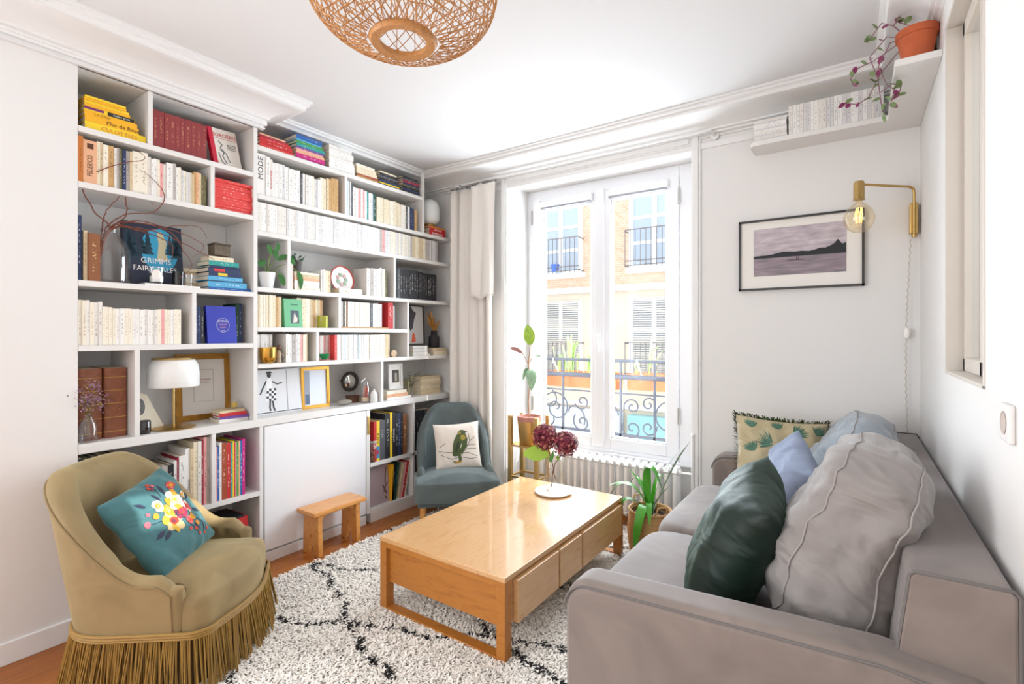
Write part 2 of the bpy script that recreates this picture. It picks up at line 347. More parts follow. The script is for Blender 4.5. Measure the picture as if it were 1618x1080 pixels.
tag(MB().box(-18, 6, 3.85, 13, -3.3, -3.2).build('street', mat('asphalt', '#b9b6b2', .9)), kind='structure')
# wrought iron railing just outside the sashes
rail = thing('window_railing', 'scrolled wrought iron railing outside the window', 'railing', (-1.62, 3.97, .5))
b = MB(); b.tube([(-.85, 0, .545), (.85, 0, .545)], .02, 8); b.tube([(-.85, 0, .68), (.85, 0, .68)], .013, 8); b.box(-.85, .85, -.008, .008, .05, .07); b.box(-.85, .85, -.006, .006, .40, .412)
for x in (-.84, -.55, -.0, .29, .84): b.box(x-.008, x+.008, -.008, .008, .0, .68)
for x in (-.84, .84):
    for z in (.06, .54): b.box(x-.008, x+.008, -.16, .0, z-.006, z+.006)
b.build('rails', iron, rail, True)
def spiral(cx, cz, r, turns, a0, d=1, n=30, r1=.012): return [(cx+(r+(r1-r)*t)*math.cos(a0+d*turns*2*PI*t), 0, cz+(r+(r1-r)*t)*math.sin(a0+d*turns*2*PI*t)) for t in [i/n for i in range(n+1)]]
for cx, cz, r, tn, a, d in [(-.62, .24, .15, 1.6, 2.6, -1), (-.36, .31, .075, 1.2, 3.4, 1), (-.36, .13, .09, 1.3, 2.4, 1), (-.70, .12, .06, 1.2, .5, -1), (.10, .30, .075, 1.4, 3.6, -1), (.10, .12, .09, 1.4, 2.6, 1), (.42, .23, .16, 1.7, .4, 1), (.24, .14, .07, 1.2, .3, -1), (.66, .29, .08, 1.2, 0, 1), (.68, .12, .07, 1.2, 2, -1), (-.14, .22, .12, 1.3, 0, 1), (-.70, .30, .10, .8, 1.2, -1), (.52, .13, .11, .9, 3.2, -1), (.24, .33, .06, 1.1, .6, 1), (-.48, .20, .17, .45, -.6, 1), (.58, .25, .14, .5, 2.4, -1)]:
    MB().tube(spiral(cx, cz, r, tn, a, d), .0065, 6).build('scroll', iron, rail, True)
for nm, x0, x1, z in (('left', -2.40, -1.70, .92), ('right', -1.60, -.95, .93)):
    t = thing('window_box', 'terracotta coloured planter box behind the railing, outside the %s sash' % nm, 'planter', ((x0+x1)/2, 4.14, z), group='planter boxes on the railing'); hw = (x1-x0)/2
    MB().prism([(-.07, 0), (.07, 0), (.09, .14), (.08, .14), (.07, .12), (-.07, .12), (-.08, .14), (-.09, .14)], 'x', -hw, hw).build('trough', mat('terracotta_plastic', '#d27a4c', .6), t)
    for hx in (-hw*.6, hw*.6): MB().tube([(hx, -.06, .10), (hx, -.17, .225), (hx, -.195, .262), (hx, -.20, .225)], .006, 6).build('hook', WHT, t, True)
    b = MB(); rn = random.Random(3 if nm == 'left' else 5)
    for k in range(40 if nm == 'left' else 18):
        x = rn.uniform(-hw+.05, hw-.05); a = rn.uniform(0, 6.3); h = rn.uniform(.08, .42); q = rn.uniform(.04, .16)
        blade(b, bez((x, 0, .1), (x+.02*math.cos(a), .02*math.sin(a), .1+h), (x+q*math.cos(a), .4*q*math.sin(a), .1+h*.9), 6), leafw(.011))
    b.build('leaves', mat('pale_leaves', '#a9cf7a', .6), t, True)
# ================================================================ rug
rug = thing('shaggy_rug', 'large shaggy cream rug with black diamond lines under the coffee table', 'rug', (-1.6, 1.5, 0))
RX0, RX1, RY0, RY1 = -2.70, .1, .72, 3.40
MB().box(RX0+1.6, RX1+1.6, RY0-1.5, RY1-1.5, .0, .012).build('backing', mat('rug_backing', '#efe8dc', .95, var=.08, vs=20), rug)
def rugline(x, y):
    # two families of hand-woven lines, slightly wandering
    wv = .022*math.sin(x*9+y*4)+.012*math.sin(x*21)
    a = (y-(1.364-.40*(x+1.573))+wv)/.93; a -= .62*round(a/.62)
    c = (y-(1.347+.47*(x+2.3))-wv)/.90; c -= .66*round(c/.66)
    return min(abs(a), abs(c))
rn = np.random.default_rng(4); V = []; F = []; MI = []
NT_ = 125000; xs = rn.uniform(RX0, RX1-.35, NT_); ys = rn.uniform(RY0, RY1, NT_)
for x, y, a, ln, ld in zip(xs, ys, rn.uniform(0, 6.28, NT_), rn.uniform(.018, .028, NT_), rn.uniform(.008, .026, NT_)):
    dx, dy = math.cos(a), math.sin(a); wx, wy = -dy*.0044, dx*.0044; X, Y = x+1.6, y-1.5; bse = len(V)
    V += [(X-wx, Y-wy, .010), (X+wx, Y+wy, .010), (X+dx*ld*.45-wx*1.2, Y+dy*ld*.45-wy*1.2, .01+ln*.7), (X+dx*ld*.45+wx*1.2, Y+dy*ld*.45+wy*1.2, .01+ln*.7), (X+dx*ld*1.3, Y+dy*ld*1.3, .01+ln*.86)]
    F += [(bse, bse+1, bse+3, bse+2), (bse+2, bse+3, bse+4)]
    q = rugline(x, y); mi = 1 if q < .011+.006*math.sin(x*60+y*37) else 0; MI += [mi, mi]
m = MB(); m.v = V; m.f = F; m.m = MI
o = m.build('pile', [mat('cream_wool', '#fbf5ec', .95, sheen=.4), mat('black_wool', '#242226', .95)], rug); tag(o, kind='stuff')
# ================================================================ coffee table
OAK = wood('honey_oak_lit', '#cd9a62', '#d6a876', '#c28a4e', (7, 1, 7), .3, 5, .5); OAKX = wood('honey_oak_shaded', '#ab6826', '#b57430', '#9a591e', (1.2, 7, 7), .42, 6)  # window reflection paled into the first oak; the end copy darkened as shaded side
tb = thing('coffee_table', 'low honey oak coffee table with drawers and open sled ends', 'table', (-1.59, 2.345, 0))
def tbx(m, x0, x1, y0, y1, z0, z1): return m.box(x0+1.59, x1+1.59, y0-2.345, y1-2.345, z0, z1)
X0, X1, Y0, Y1 = -1.98, -1.205, 1.70, 2.99
tbx(MB(), X0, X1, Y0, Y1, .358, .38).build('table_top', OAK, tb, bevel=.002)
for y0 in (Y0, Y1-.05):
    b = MB(); tbx(b, X0, X0+.045, y0, y0+.05, .035, .358); tbx(b, X1-.045, X1, y0, y0+.05, .035, .358); tbx(b, X0, X1, y0, y0+.05, .0, .035); tbx(b, X0+.045, X1-.045, y0, y0+.05, .332, .358)
    b.build('end_frame', OAKX, tb, bevel=.0015)
b = MB(); tbx(b, X0+.03, X1-.012, Y0+.05, Y1-.05, .16, .35); b.build('drawer_case', OAK, tb)
tbx(MB(), X0+.045, X1-.045, Y0+.022, Y0+.05, .155, .332).build('end_panel', OAKX, tb); tbx(MB(), X0+.045, X1-.045, Y1-.05, Y1-.022, .155, .332).build('end_panel', OAKX, tb)
for y0, y1 in ((1.775, 2.135), (2.15, 2.385), (2.40, 2.93)):
    tbx(MB(), X1-.012, X1+.016, y0, y1, .162, .345).build('drawer', OAK, tb, bevel=.002)
# ================================================================ wooden stool
PINE = wood('varnished_pine', '#d58a3c', '#dd9a50', '#b86f2c', (8, 1.2, 8), .35, 6, .3)
t = thing('wooden_bench', 'small varnished pine step stool in front of the white cupboard door', 'stool', (-2.85, 2.05, 0))
MB().box(-.095, .095, -.205, .20, .262, .29).build('seat', PINE, t, bevel=.006)
for y in (-.15, .14):
    MB().prism([(-.078, .262), (-.078, .2), (-.085, 0), (-.038, 0), (-.004, .13), (.004, .13), (.038, 0), (.085, 0), (.078, .2), (.078, .262)], 'y', y-.016, y+.016).build('leg_board', PINE, t, bevel=.003)
b = MB()
for x in (-.058, .042): b.prism([(-.13, .262), (-.13, .22), (-.09, .245), (.08, .245), (.12, .22), (.12, .262)], 'x', x, x+.016)
b.build('rail', PINE, t)
# ================================================================ tub armchairs
def smooth(a, b, t): t = max(0, min(1, (t-a)/(b-a))); return t*t*(3-2*t)
def arc_outline(w, d, n=44, sq=2.6, arm=None):
    """U outline from left arm tip round the back to the right arm tip; front is -y"""
    pts = []
    arm = arm or d; st = [(-w, -arm*(1-i/8)) for i in range(8)]
    cu = []
    for i in range(n+1):
        q = PI-PI*i/n; c, s_ = math.cos(q), math.sin(q)
        cu.append((w*math.copysign(abs(c)**(2/sq), c), d*abs(s_)**(2/sq)))
    return st+cu+[(-x, y) for x, y in st[::-1]]
def tub_chair(t, mm, piping, w, d, front, hb, ha, z0, zs, th, lean, side_lean, arm=None):
    O = arc_outline(w, d, arm=arm); n = len(O); rows = []; pipe = []; L = [0]
    for i in range(1, n): L.append(L[-1]+math.dist(O[i], O[i-1]))
    for i, (x, y) in enumerate(O):
        u = L[i]/L[-1]; e = min(u, 1-u)*2     # 0 at the arm tips, 1 mid back
        H = ha+(hb-ha)*smooth(.14, .80, e)
        if e < .06: H -= (.06-e)*.7
        nx, ny = (O[min(n-1, i+1)][1]-O[max(0, i-1)][1]), -(O[min(n-1, i+1)][0]-O[max(0, i-1)][0]); l = math.hypot(nx, ny); nx, ny = -nx/l, -ny/l
        bk = max(0, ny)
        row = []
        prof = [(0, z0), (0, z0+(H-z0)*.35), (0, z0+(H-z0)*.7), (0, H-th*.55), (.10, H-th*.22), (.28, H-.004), (.5, H), (.72, H-.006), (.9, H-th*.25), (1.0, H-th*.6), (1.0, H-th*1.3), (1.0, (H+zs)/2), (.95, zs+.02), (1.0, zs-.06)]
        for a, z in prof:
            k = (z-z0)/(hb-z0); ln = lean*bk*k+side_lean*(1-bk)*k
            tt = th*(1.25 if e > .3 else 1.0)*(1+.25*smooth(.5, 1, k))
            row.append((x+nx*(ln-a*tt), y+ny*(ln-a*tt)+lean*.25*k*smooth(.3, 1, e), z))
        rows.append(row); pipe.append(Vector(row[3])+Vector((nx, ny, 0))*.002)
    b = MB(); b.grid(rows)
    for r in (rows[0], rows[-1]):      # rounded arm fronts
        c = Vector((0, 0, 0))
        for p in r: c += Vector(p)
        c /= len(r); rr = [[(p[0], p[1], p[2]) for p in r]]
        for sc, o_ in ((.93, .018), (.7, .033), (.35, .038)): rr.append([((c.x+(p[0]-c.x)*sc), p[1]-o_, c.z+(p[2]-c.z)*(1-(1-sc)*.35)) for p in r])
        b.grid(rr); b.add(rr[-1], [tuple(range(len(r)))])
    b.build('backrest', mm, t, smooth=60)
    p = MB(); lo = [Vector(rows[0][0]), Vector(rows[0][1])]; p.tube([*[Vector(rows[0][k])+Vector((0, -.004, 0)) for k in range(0, 4)], *pipe[1:-1], *[Vector(rows[-1][k])+Vector((0, -.004, 0)) for k in range(3, -1, -1)]], .0042, 6); p.build('piping', piping, t, True)
    return rows
def pad(mb, outline, z0, z1, r, crown, rows=8, crown_c=None, wr=0):
    """upholstered pad: outline (closed list of xy), rounded top edge, crowned top"""
    n = len(outline); cx = sum(p[0] for p in outline)/n; cy = sum(p[1] for p in outline)/n; R = []
    def ins(k, z): R.append([(cx+(x-cx)*(1-k), cy+(y-cy)*(1-k), z) for x, y in outline])
    sz = max(math.dist(p, (cx, cy)) for p in outline)
    ins(.0, z0); ins(-.01, z0+(z1-z0)*.4)
    for i in range(6): q = PI/2*i/5; ins(r/sz*(1-math.cos(q)), z1-r+r*math.sin(q))
    k0 = r/sz
    for i in range(1, rows+1):
        k = k0+(1-k0)*i/rows; ins(min(k, .999), z1+crown*(1-((1-k)/(1-k0))**2))
    if wr:
        R = [[(x, y, z+(wr*(noise.noise(Vector((x*9, y*4, 1)))) if j > 7 else 0)) for x, y, z in rr] for j, rr in enumerate(R)]
    mb.grid(R, cu=True); mb.add(R[0], [tuple(range(n))[::-1]]); return mb
def seat_outline(w, yb, yf, bow=.05, rc=.06, n=10):
    P = [(-w, yb), (-w, yf+rc)]
    for i in range(1, 6): q = PI/2*i/5; P.append((-w+rc*(1-math.cos(q)), yf+rc-rc*math.sin(q)))
    for i in range(1, n): u = i/n; P.append((-w+rc+(2*w-2*rc)*u, yf-bow*math.sin(PI*u)))
    P += [(-x, y) for x, y in P[:7][::-1]]
    return [*P, (w*.6, yb+.12), (0, yb+.18), (-w*.6, yb+.12)]
OLV = mat('olive_velvet', '#8f7a54', .75, var=.15, vs=5, bump=.02, bs=300, sheen=.55, sheen_tint='#e8dcb0')
GLD = mat('gold_trim', '#94702a', .6, sheen=.3); GLDP = mat('olive_piping', '#8a7450', .7)
CH = thing('fringed_armchair', 'olive velvet tub armchair with a gold bullion fringe, in the left foreground', 'armchair', (-2.525, .955, 0), math.radians(129.1))
gw, gf = .325, -.33
tub_chair(CH, OLV, GLDP, .315, .27, -.3, .85, .47, .24, .40, .062, .09, .05, arm=.20)
so = seat_outline(.305, .10, -.33, .05, .08)
pad(MB(), so, .24, .375, .04, .05, wr=.012).build('seat', OLV, CH, smooth=60)
# bullion fringe following the foot of the chair
OUT = arc_outline(.32, .275)
ring = [p for p in OUT if p[1] >= .0]; k = [p for p in seat_outline(.32, -.02, -.338, .05, .08)][:-3]
ring = k+ring[::-1]
def resample(P, step):
    out = []; P = P+[P[0]]; acc = 0
    for a, c in zip(P, P[1:]):
        L = math.dist(a, c)
        while acc < L: out.append((a[0]+(c[0]-a[0])*acc/L, a[1]+(c[1]-a[1])*acc/L)); acc += step
        acc -= L
    return out
RG = resample(ring, .0078); b = MB()
b.tube([(x*1.006, y*1.006, .247) for x, y in RG[::2]], .007, 6, closed=True); b.tube([(x*1.01, y*1.01, .237) for x, y in RG[::2]], .0055, 6, closed=True); b.tube([(x*1.012, y*1.012, .228) for x, y in RG[::2]], .0045, 6, closed=True)
b.build('braid', GLD, CH, True)
b = MB(); rn = random.Random(2)
for lay in (0, 1):
    i = 0
    while i < len(RG):
        x, y = RG[i]; j = (i+1) % len(RG); x2, y2 = RG[(i+1+rn.randint(0, 2)) % len(RG)]
        l = math.hypot(x, y+.08); dx, dy = x/l, (y+.08)/l; fl = .018+rn.uniform(0, .028)-.018*lay
        sw = rn.uniform(-.018, .018); zb = rn.uniform(.004, .022); s1 = 1.012-.012*lay
        def q(x, y, t, z): return (x*s1+dx*fl*t-dy*sw*t, y*s1+dy*fl*t+dx*sw*t, z)
        b.tube([q(x, y, 0, .23), q(x, y, .35, .16), q(x, y, .8, .06), q(x, y, 1, zb+.008), q((x+x2)/2, (y+y2)/2, 1.1, zb), q(x2, y2, 1, zb+.010), q(x2, y2, .75, .07), q(x2, y2, .3, .16), q(x2, y2, 0, .23)], .0027, 5, 0, False, False)
        i += 2
o = b.build('fringe', GLD, CH, True); tag(o, kind='stuff')
MB().prism([(p[0]*.93, p[1]*.93) for p in ring], 'z', .03, .24).build('skirt_lining', mat('brown_lining', '#5c4424', .9), CH)
# grey-blue nursing chair
BLV = mat('teal_grey_velvet', '#56605f', .7, var=.12, vs=5, bump=.02, bs=300, sheen=.5, sheen_tint='#c9d2d4')
C2 = thing('nursing_chair', 'low blue-grey velvet chair with buttoned round back beside the curtain', 'armchair', (-2.59, 2.965, 0), math.radians(47))
r2 = tub_chair(C2, BLV, BLV, .275, .17, -.28, .845, .40, .20, .34, .05, .05, .02)
pad(MB(), seat_outline(.31, .0, -.36, .015, .04), .205, .345, .03, .05).build('seat', BLV, C2, smooth=60)
b = MB(); b.box(-.29, .29, -.33, .14, .165, .21); b.build('seat_rail', BLV, C2, bevel=.01)
for x, y in ((-.25, -.28), (.25, -.28), (-.22, .12), (.22, .12)):
    MB().tube([(x, y, .18), (x*1.04, y*1.05, 0)], [.026, .017], 10).build('leg', PINE, C2, True)
b = MB()
for x, z in ((-.14, .73), (0, .76), (.14, .73), (-.08, .62), (.08, .62), (0, .50)): b.sphere((x, .118-.16*x*x+(z-.5)*.10, z), .009, 8, 0, 1, .5, 1)
b.build('button', BLV, C2, True)
# ================================================================ cushions
def pillow_fn(w, h, t, pinch=.06, wr=.008, seed=0, e=.5):
    def S(u, v, sd):
        x = u*w/2*(1-pinch*(1-v*v)); z = v*h/2*(1-pinch*(1-u*u))
        k = max(0, (1-u**4))**e*max(0, (1-v**4))**e
        y = t/2*k*(.9+.1*math.cos(u*2)); y += wr*k**.5*(noise.noise(Vector((u*2.2+seed, v*2.2, sd*3)))+.6*noise.noise(Vector((u*5+v*3, v*1.6-u, seed+sd)))*(abs(u)+abs(v)))
        return Vector((x, -sd*y, z))
    return S
def pillow(t, S, m, n=30, name='cover', mb=None):
    b = MB(); g = [(-math.cos(PI*i/n)) for i in range(n+1)]
    g = [(.5*a+.5*(-1+2*i/n)) for i, a in enumerate(g)]
    b.grid([[S(u, v, 1) for u in g] for v in g]); b.grid([[S(u, v, -1) for u in g] for v in g])
    o = b.build(name, m, t, smooth=75)
    me = o.data; import bmesh; bm = bmesh.new(); bm.from_mesh(me); bmesh.ops.remove_doubles(bm, verts=bm.verts, dist=.0006); bmesh.ops.recalc_face_normals(bm, faces=bm.faces); bm.to_mesh(me); bm.free(); return o
def decal(b, S, w, h, poly, mi=0, off=.0016):
    """a printed/embroidered patch: poly of (x,z) cm-scale points laid on the front of the pillow surface"""
    def q(x, z, o=off):
        u, v = max(-.97, min(.97, 2*x/w)), max(-.97, min(.97, 2*z/h)); p = S(u, v, 1); return (p[0], p[1]-o, p[2])
    cx = sum(p[0] for p in poly)/len(poly); cz = sum(p[1] for p in poly)/len(poly); n = len(poly)
    V = [q(*p) for p in poly]+[q(cx+(x-cx)*.5, cz+(z-cz)*.5) for x, z in poly]+[q(cx, cz)]
    b.add(V, [(i, (i+1) % n, n+(i+1) % n, n+i) for i in range(n)]+[(n+i, n+(i+1) % n, 2*n) for i in range(n)], mi)
def blob(cx, cz, r, n=9, rag=.25, rn=random, sx=1, a0=0):
    return [(cx+r*sx*(1+rag*rn.uniform(-1, 1))*math.cos(a0+2*PI*i/n), cz+r*(1+rag*rn.uniform(-1, 1))*math.sin(a0+2*PI*i/n)) for i in range(n)]
def stroke(pts, w):
    L = []; R = []
    for i, p in enumerate(pts):
        a = pts[max(0, i-1)]; c = pts[min(len(pts)-1, i+1)]; d = math.hypot(c[0]-a[0], c[1]-a[1]) or 1; nx, nz = -(c[1]-a[1])/d, (c[0]-a[0])/d
        L.append((p[0]+nx*w, p[1]+nz*w)); R.append((p[0]-nx*w, p[1]-nz*w))
    return L, R
def dstroke(b, S, w, h, pts, wd, mi, off=.0014):
    L, R = stroke(pts, wd)
    for i in range(len(pts)-1): decal(b, S, w, h, [L[i], L[i+1], R[i+1], R[i]], mi, off)
def leaf_poly(x, z, a, l, w_): return [(x+math.cos(a)*l*t-math.sin(a)*w_*s_, z+math.sin(a)*l*t+math.cos(a)*w_*s_) for t, s_ in ((0, 0), (.3, .9), (.6, .9), (1, 0), (.6, -.9), (.3, -.9))]
# teal flower cushion on the fringed armchair
FLW = [mat('flower_'+c, c, .7) for c in ('#d9ba86', '#d08a1e', '#c23a24', '#962046', '#262c44', '#d9d0ba', '#c95a68', '#6a2440', '#7784b4', '#d0a82c')]
t = thing('flower_cushion', 'teal cushion painted with bright flowers on the fringed olive armchair', 'cushion', (0, 0, 0))
t.matrix_world = CH.matrix_basis @ T(.0, .02, .565) @ Rm(math.radians(-33), 'X') @ Rm(math.radians(-6), 'Y') @ Rm(math.radians(-3), 'Z')
W_ = H_ = .42; S = pillow_fn(W_, H_, .14, .05, .014, 3)
pillow(t, S, mat('teal_velvet', '#3f6c70', .8, var=.1, vs=7, wrinkle=.5, sheen=.4, sheen_tint='#bfe0dc')); b = MB(); rn = random.Random(7)
for cx, cz, r, cs in [(-.035, -.02, .058, (0, 9, 2, 7)), (.055, .055, .055, (5, 1, 0, 9)), (.035, -.005, .04, (3, 7, 2, 3)), (-.055, .075, .03, (5, 5, 1, 0)), (.10, -.005, .036, (6, 5, 2, 6)), (.085, -.06, .02, (1, 1, 9, 4)), (.05, -.065, .022, (2, 6, 2, 2)), (-.02, .035, .03, (1, 9, 0, 1)), (.10, .12, .022, (2, 6, 1, 1)), (.13, .05, .02, (5, 1, 0, 9))]:
    for kk in range(7): a = 2*PI*kk/7+rn.uniform(-.2, .2); decal(b, S, W_, H_, blob(cx+r*.62*math.cos(a), cz+r*.62*math.sin(a), r*.40, 8, .25, rn), cs[kk % 2], .0016+.0002*kk)
    decal(b, S, W_, H_, blob(cx, cz, r*.45, 9, .3, rn), cs[2], .0036); decal(b, S, W_, H_, blob(cx, cz, r*.2, 7, .3, rn), cs[3], .0042)
for x, z, a, l in [(-.10, -.03, 3.3, .06), (-.085, -.045, 3.6, .05), (-.02, .09, 1.9, .05), (.03, .1, 1.3, .06), (.13, -.03, -.6, .06), (.0, -.02, 1, .03), (.15, .02, .9, .05), (.06, -.09, -1.2, .05), (-.1, .1, 2.2, .05), (.02, .02, .4, .03)]:
    decal(b, S, W_, H_, leaf_poly(x, z, a, l, .011), 4, .0024)
for p in ([(.0, .1), (.01, .14), (.005, .17)], [(.03, -.05), (.04, -.1), (.05, -.14)], [(.11, -.08), (.12, -.12), (.10, -.16)], [(-.08, .01), (-.12, .02), (-.14, .03)], [(.12, -.1), (.15, -.13)]): dstroke(b, S, W_, H_, p, .002, 4)
for x, z, r, c_ in [(-.15, .035, .014, 6), (-.125, .07, .010, 6), (-.10, .045, .015, 1), (.005, .18, .009, 2), (-.012, .165, .009, 2), (.02, .165, .009, 6), (.02, -.1, .009, 2), (.045, -.115, .01, 2), (.05, -.145, .008, 2), (.10, -.16, .008, 2), (.085, -.1, .013, 1), (.13, -.15, .008, 2), (0, .155, .008, 3)]:
    decal(b, S, W_, H_, blob(x, z, r, 8, .15, rn), c_, .003)
b.build('flower_print', FLW, t, True)
# bird cushion on the nursing chair
t = thing('bird_cushion', 'cream cushion printed with a green bird on a branch, on the blue-grey chair', 'cushion')
t.matrix_world = C2.matrix_basis @ T(.02, -.045, .535) @ Rm(math.radians(-14), 'X') @ Rm(math.radians(-3), 'Y')
W_ = H_ = .36; S = pillow_fn(W_, H_, .10, .07, .006, 9); pillow(t, S, mat('natural_linen', '#e3d8cc', .9, bump=.05, bs=400)); b = MB(); rn = random.Random(5)
for pts in ([(-.16, -.03), (-.08, -.045), (0, -.055), (.08, -.06), (.15, -.09)], [(.02, -.055), (.08, -.03), (.15, -.035)], [(-.14, -.06), (-.06, -.1), (.02, -.09), (.1, -.11), (.15, -.1)], [(.06, -.03), (.1, .03), (.09, .09)], [(.1, .03), (.14, .06)], [(-.15, .0), (-.1, .03)], [(.07, .0), (.14, .0)]): dstroke(b, S, W_, H_, pts, .0022, 2)
decal(b, S, W_, H_, [(-.045, -.13), (.02, -.12), (.035, -.06), (.072, -.01), (.082, .05), (.062, .10), (.03, .11), (-.005, .09), (-.03, .05), (-.045, 0), (-.05, -.06)], 0, .002)
decal(b, S, W_, H_, blob(.035, .095, .033, 12, .05, rn), 0, .0022); decal(b, S, W_, H_, [(.06, .1), (.09, .112), (.06, .118)], 2, .0024)
decal(b, S, W_, H_, blob(.045, .065, .022, 9, .2, rn), 1, .0026); decal(b, S, W_, H_, blob(.02, .105, .012, 8, .2, rn), 1, .0026)
decal(b, S, W_, H_, [(-.035, -.14), (.02, -.135), (.02, -.12), (-.03, -.125)], 3, .0026); decal(b, S, W_, H_, leaf_poly(.01, .04, -1.9, .11, .018), 4, .0028); decal(b, S, W_, H_, [(.015, -.03), (.03, 0), (.035, .02), (.02, 0)], 5, .003); decal(b, S, W_, H_, blob(.045, .105, .004, 6, 0, rn), 2, .0032)
b.build('bird_print', [mat('bird_green', '#4d5b34', .8), mat('bird_yellow', '#a79242', .8), mat('bird_ink', '#4f4a4c', .8), mat('bird_tail', '#b98a3a', .8), mat('bird_wing', '#343f2c', .8), mat('bird_white', '#d8d4b8', .8)], t, True)
# ================================================================ sofa
GRV = mat('grey_velvet', '#80746d', .75, var=.17, vs=4, bump=.015, bs=250, sheen=.5, sheen_tint='#dcdfe6')
SEAM = mat('grey_piping', '#6f6a68', .8)
sf = thing('grey_sofa', 'long grey velvet sofa along the right wall', 'sofa', (-.25, 2.38, 0))
def sb(m, x0, x1, y0, y1, z0, z1): return m.box(x0+.25, x1+.25, y0-2.38, y1-2.38, z0, z1)
def sofa_arm(y0, y1):
    # rounded front top corner, top rises very slightly towards the back
    P = [(-.72, .04)]
    P += [(-.72+.075-.075*math.cos(q), .60+.075*math.sin(q)) for q in [PI/2*i/7 for i in range(8)]]
    P += [(-.2, .695), (.05, .705), (.17, .69)]
    P += [(.24-.05+.08*math.sin(q), .61+.08*math.cos(q)) for q in [PI/2*i/7 for i in range(1, 8)]]
    P += [(.272, .04)]
    n = len(P); cx, cz = -.22, .35; R = []; dy = .028
    for k in range(13):
        q = k/12; a = PI*q; e = 1-min(1, abs(math.cos(a)))   # rounded across the thickness
        rr = 1-.0+0*q
        y = y0+(y1-y0)*q; off = 0
        dd = min(q, 1-q)*(y1-y0)
        off = -dy*(1-math.sqrt(max(0, 1-(1-min(1, dd/dy))**2)))
        R.append([(x+.25-(off if x < -.6 else 0)*.6, y-2.38, z+(off if z > .5 else 0)) for x, z in P])
    b = MB(); b.grid(R, cu=True); b.add(R[0], [tuple(range(n))]); b.add(R[-1], [tuple(range(n))[::-1]])
    o = b.build('arm', GRV, sf, smooth=50)
    p = MB(); p.tube([(x+.25, y0-2.38+.004, z-.016 if z > .5 else z) for x, z in P[1:-1]], .0035, 6); p.build('arm_seam', SEAM, o, True)
sofa_arm(1.325, 1.455); sofa_arm(3.20, 3.33)
b = MB(); sb(b, -.70, .27, 1.45, 3.21, .08, .34); b.build('base', GRV, sf, bevel=.015)
b = MB(); b.prism([(.03+.25, .30), (.10+.25, .872), (.11+.25, .88), (.262+.25, .88), (.272+.25, .87), (.275+.25, .30)], 'y', 1.395-2.38, 3.335-2.38); bk = b.build('backrest', GRV, sf, bevel=.012)
for y in (1.399, 3.331): p = MB(); p.tube([(.032+.25, y-2.38, .32), (.10+.25, y-2.38, .872), (.108+.25, y-2.38, .882), (.266+.25, y-2.38, .882), (.275+.25, y-2.38, .87), (.277+.25, y-2.38, .4)], .004, 6); p.build('back_seam', SEAM, bk, True)
for y0, y1 in ((1.46, 2.335), (2.335, 3.195)):
    o_ = []; yc = (y0+y1)/2-2.38; hw = (y1-y0)/2
    for i in range(48):
        q = 2*PI*i/48; c, s_ = math.cos(q), math.sin(q); o_.append((-.37+.25+.43*math.copysign(abs(c)**.28, c), yc+hw*math.copysign(abs(s_)**.22, s_)))
    pad(MB(), o_, .335, .50, .06, .022, wr=.006).build('seat_cushion', GRV, sf, smooth=60)
for x in (-.62, .18):
    for y in (1.5, 3.1): MB().tube([(x+.25, y-2.38, .08), (x+.25, y-2.38, 0)], [.025, .018], 10).build('leg', BLACK, sf, True)
# big loose back cushions
GR2 = mat('washed_grey_cotton', '#928b88', .85, var=.06, vs=5, sheen=.3, wrinkle=1.0)
GR3 = mat('bluegrey_cotton', '#8f979f', .85, var=.05, vs=5, sheen=.3, wrinkle=.6)
def fat(t, w, h, th, m, seed, wr=.012, p=2.6, q=3.6):
    """boxed back cushion: width w along y, height h, thickness th along x, with two piped seams round the gusset"""
    def pt(psi, phi):
        sp, cp = math.sin(psi), math.cos(psi); x = th/2*math.copysign(abs(sp)**(2/p), sp); r = max(0, cp)**(2/p)
        c, s_ = math.cos(phi), math.sin(phi); y = w/2*r*math.copysign(abs(c)**(2/q), c); z = h/2*r*math.copysign(abs(s_)**(2/q), s_)
        x *= 1+.22*max(0, -z/h*2)-.18*max(0, z/h*2)
        f = noise.noise(Vector((x*8+seed, y*5, z*6)))+.5*noise.noise(Vector((x*17, y*8+z*9+seed, z*15)))
        cr = noise.noise(Vector((seed, y*4+x*3, z*17+y*6+x*7))); f += .9*(.35+.65*abs(y)/(w/2))*(.5-abs(cr))*1.1
        n = Vector((x/(th*th), y/(w*w), z/(h*h))); n = n.normalized() if n.length > 0 else n
        return Vector((x, y, z))+n*wr*f
    n, k = 110, 44; b = MB(); b.grid([[pt(-PI/2*.999+PI*.999*j/k, 2*PI*i/n) for i in range(n)] for j in range(k+1)], cu=True); b.build('cover', m, t, smooth=85)
    for ps in (-.42, .42):
        s_ = MB(); s_.tube([pt(ps, 2*PI*i/120)*1.006 for i in range(120)], .0024, 6, 0, True); s_.build('seam', mat('cushion_seam', '#a19b98', .8), t, True)
t = thing('back_cushion', 'large rumpled grey back cushion with piped seams, nearest on the sofa', 'cushion'); t.matrix_world = T(-.01, 1.90, .785) @ Rm(math.radians(19), 'Y') @ Rm(math.radians(-4), 'Z') @ Rm(math.radians(-3), 'X'); fat(t, .74, .60, .33, GR2, 2.0, .030)
t = thing('back_cushion', 'plump blue-grey back cushion at the far end of the sofa', 'cushion'); t.matrix_world = T(-.02, 2.82, .765) @ Rm(math.radians(22), 'Y'); fat(t, .70, .54, .32, GR3, 8.0, .022)
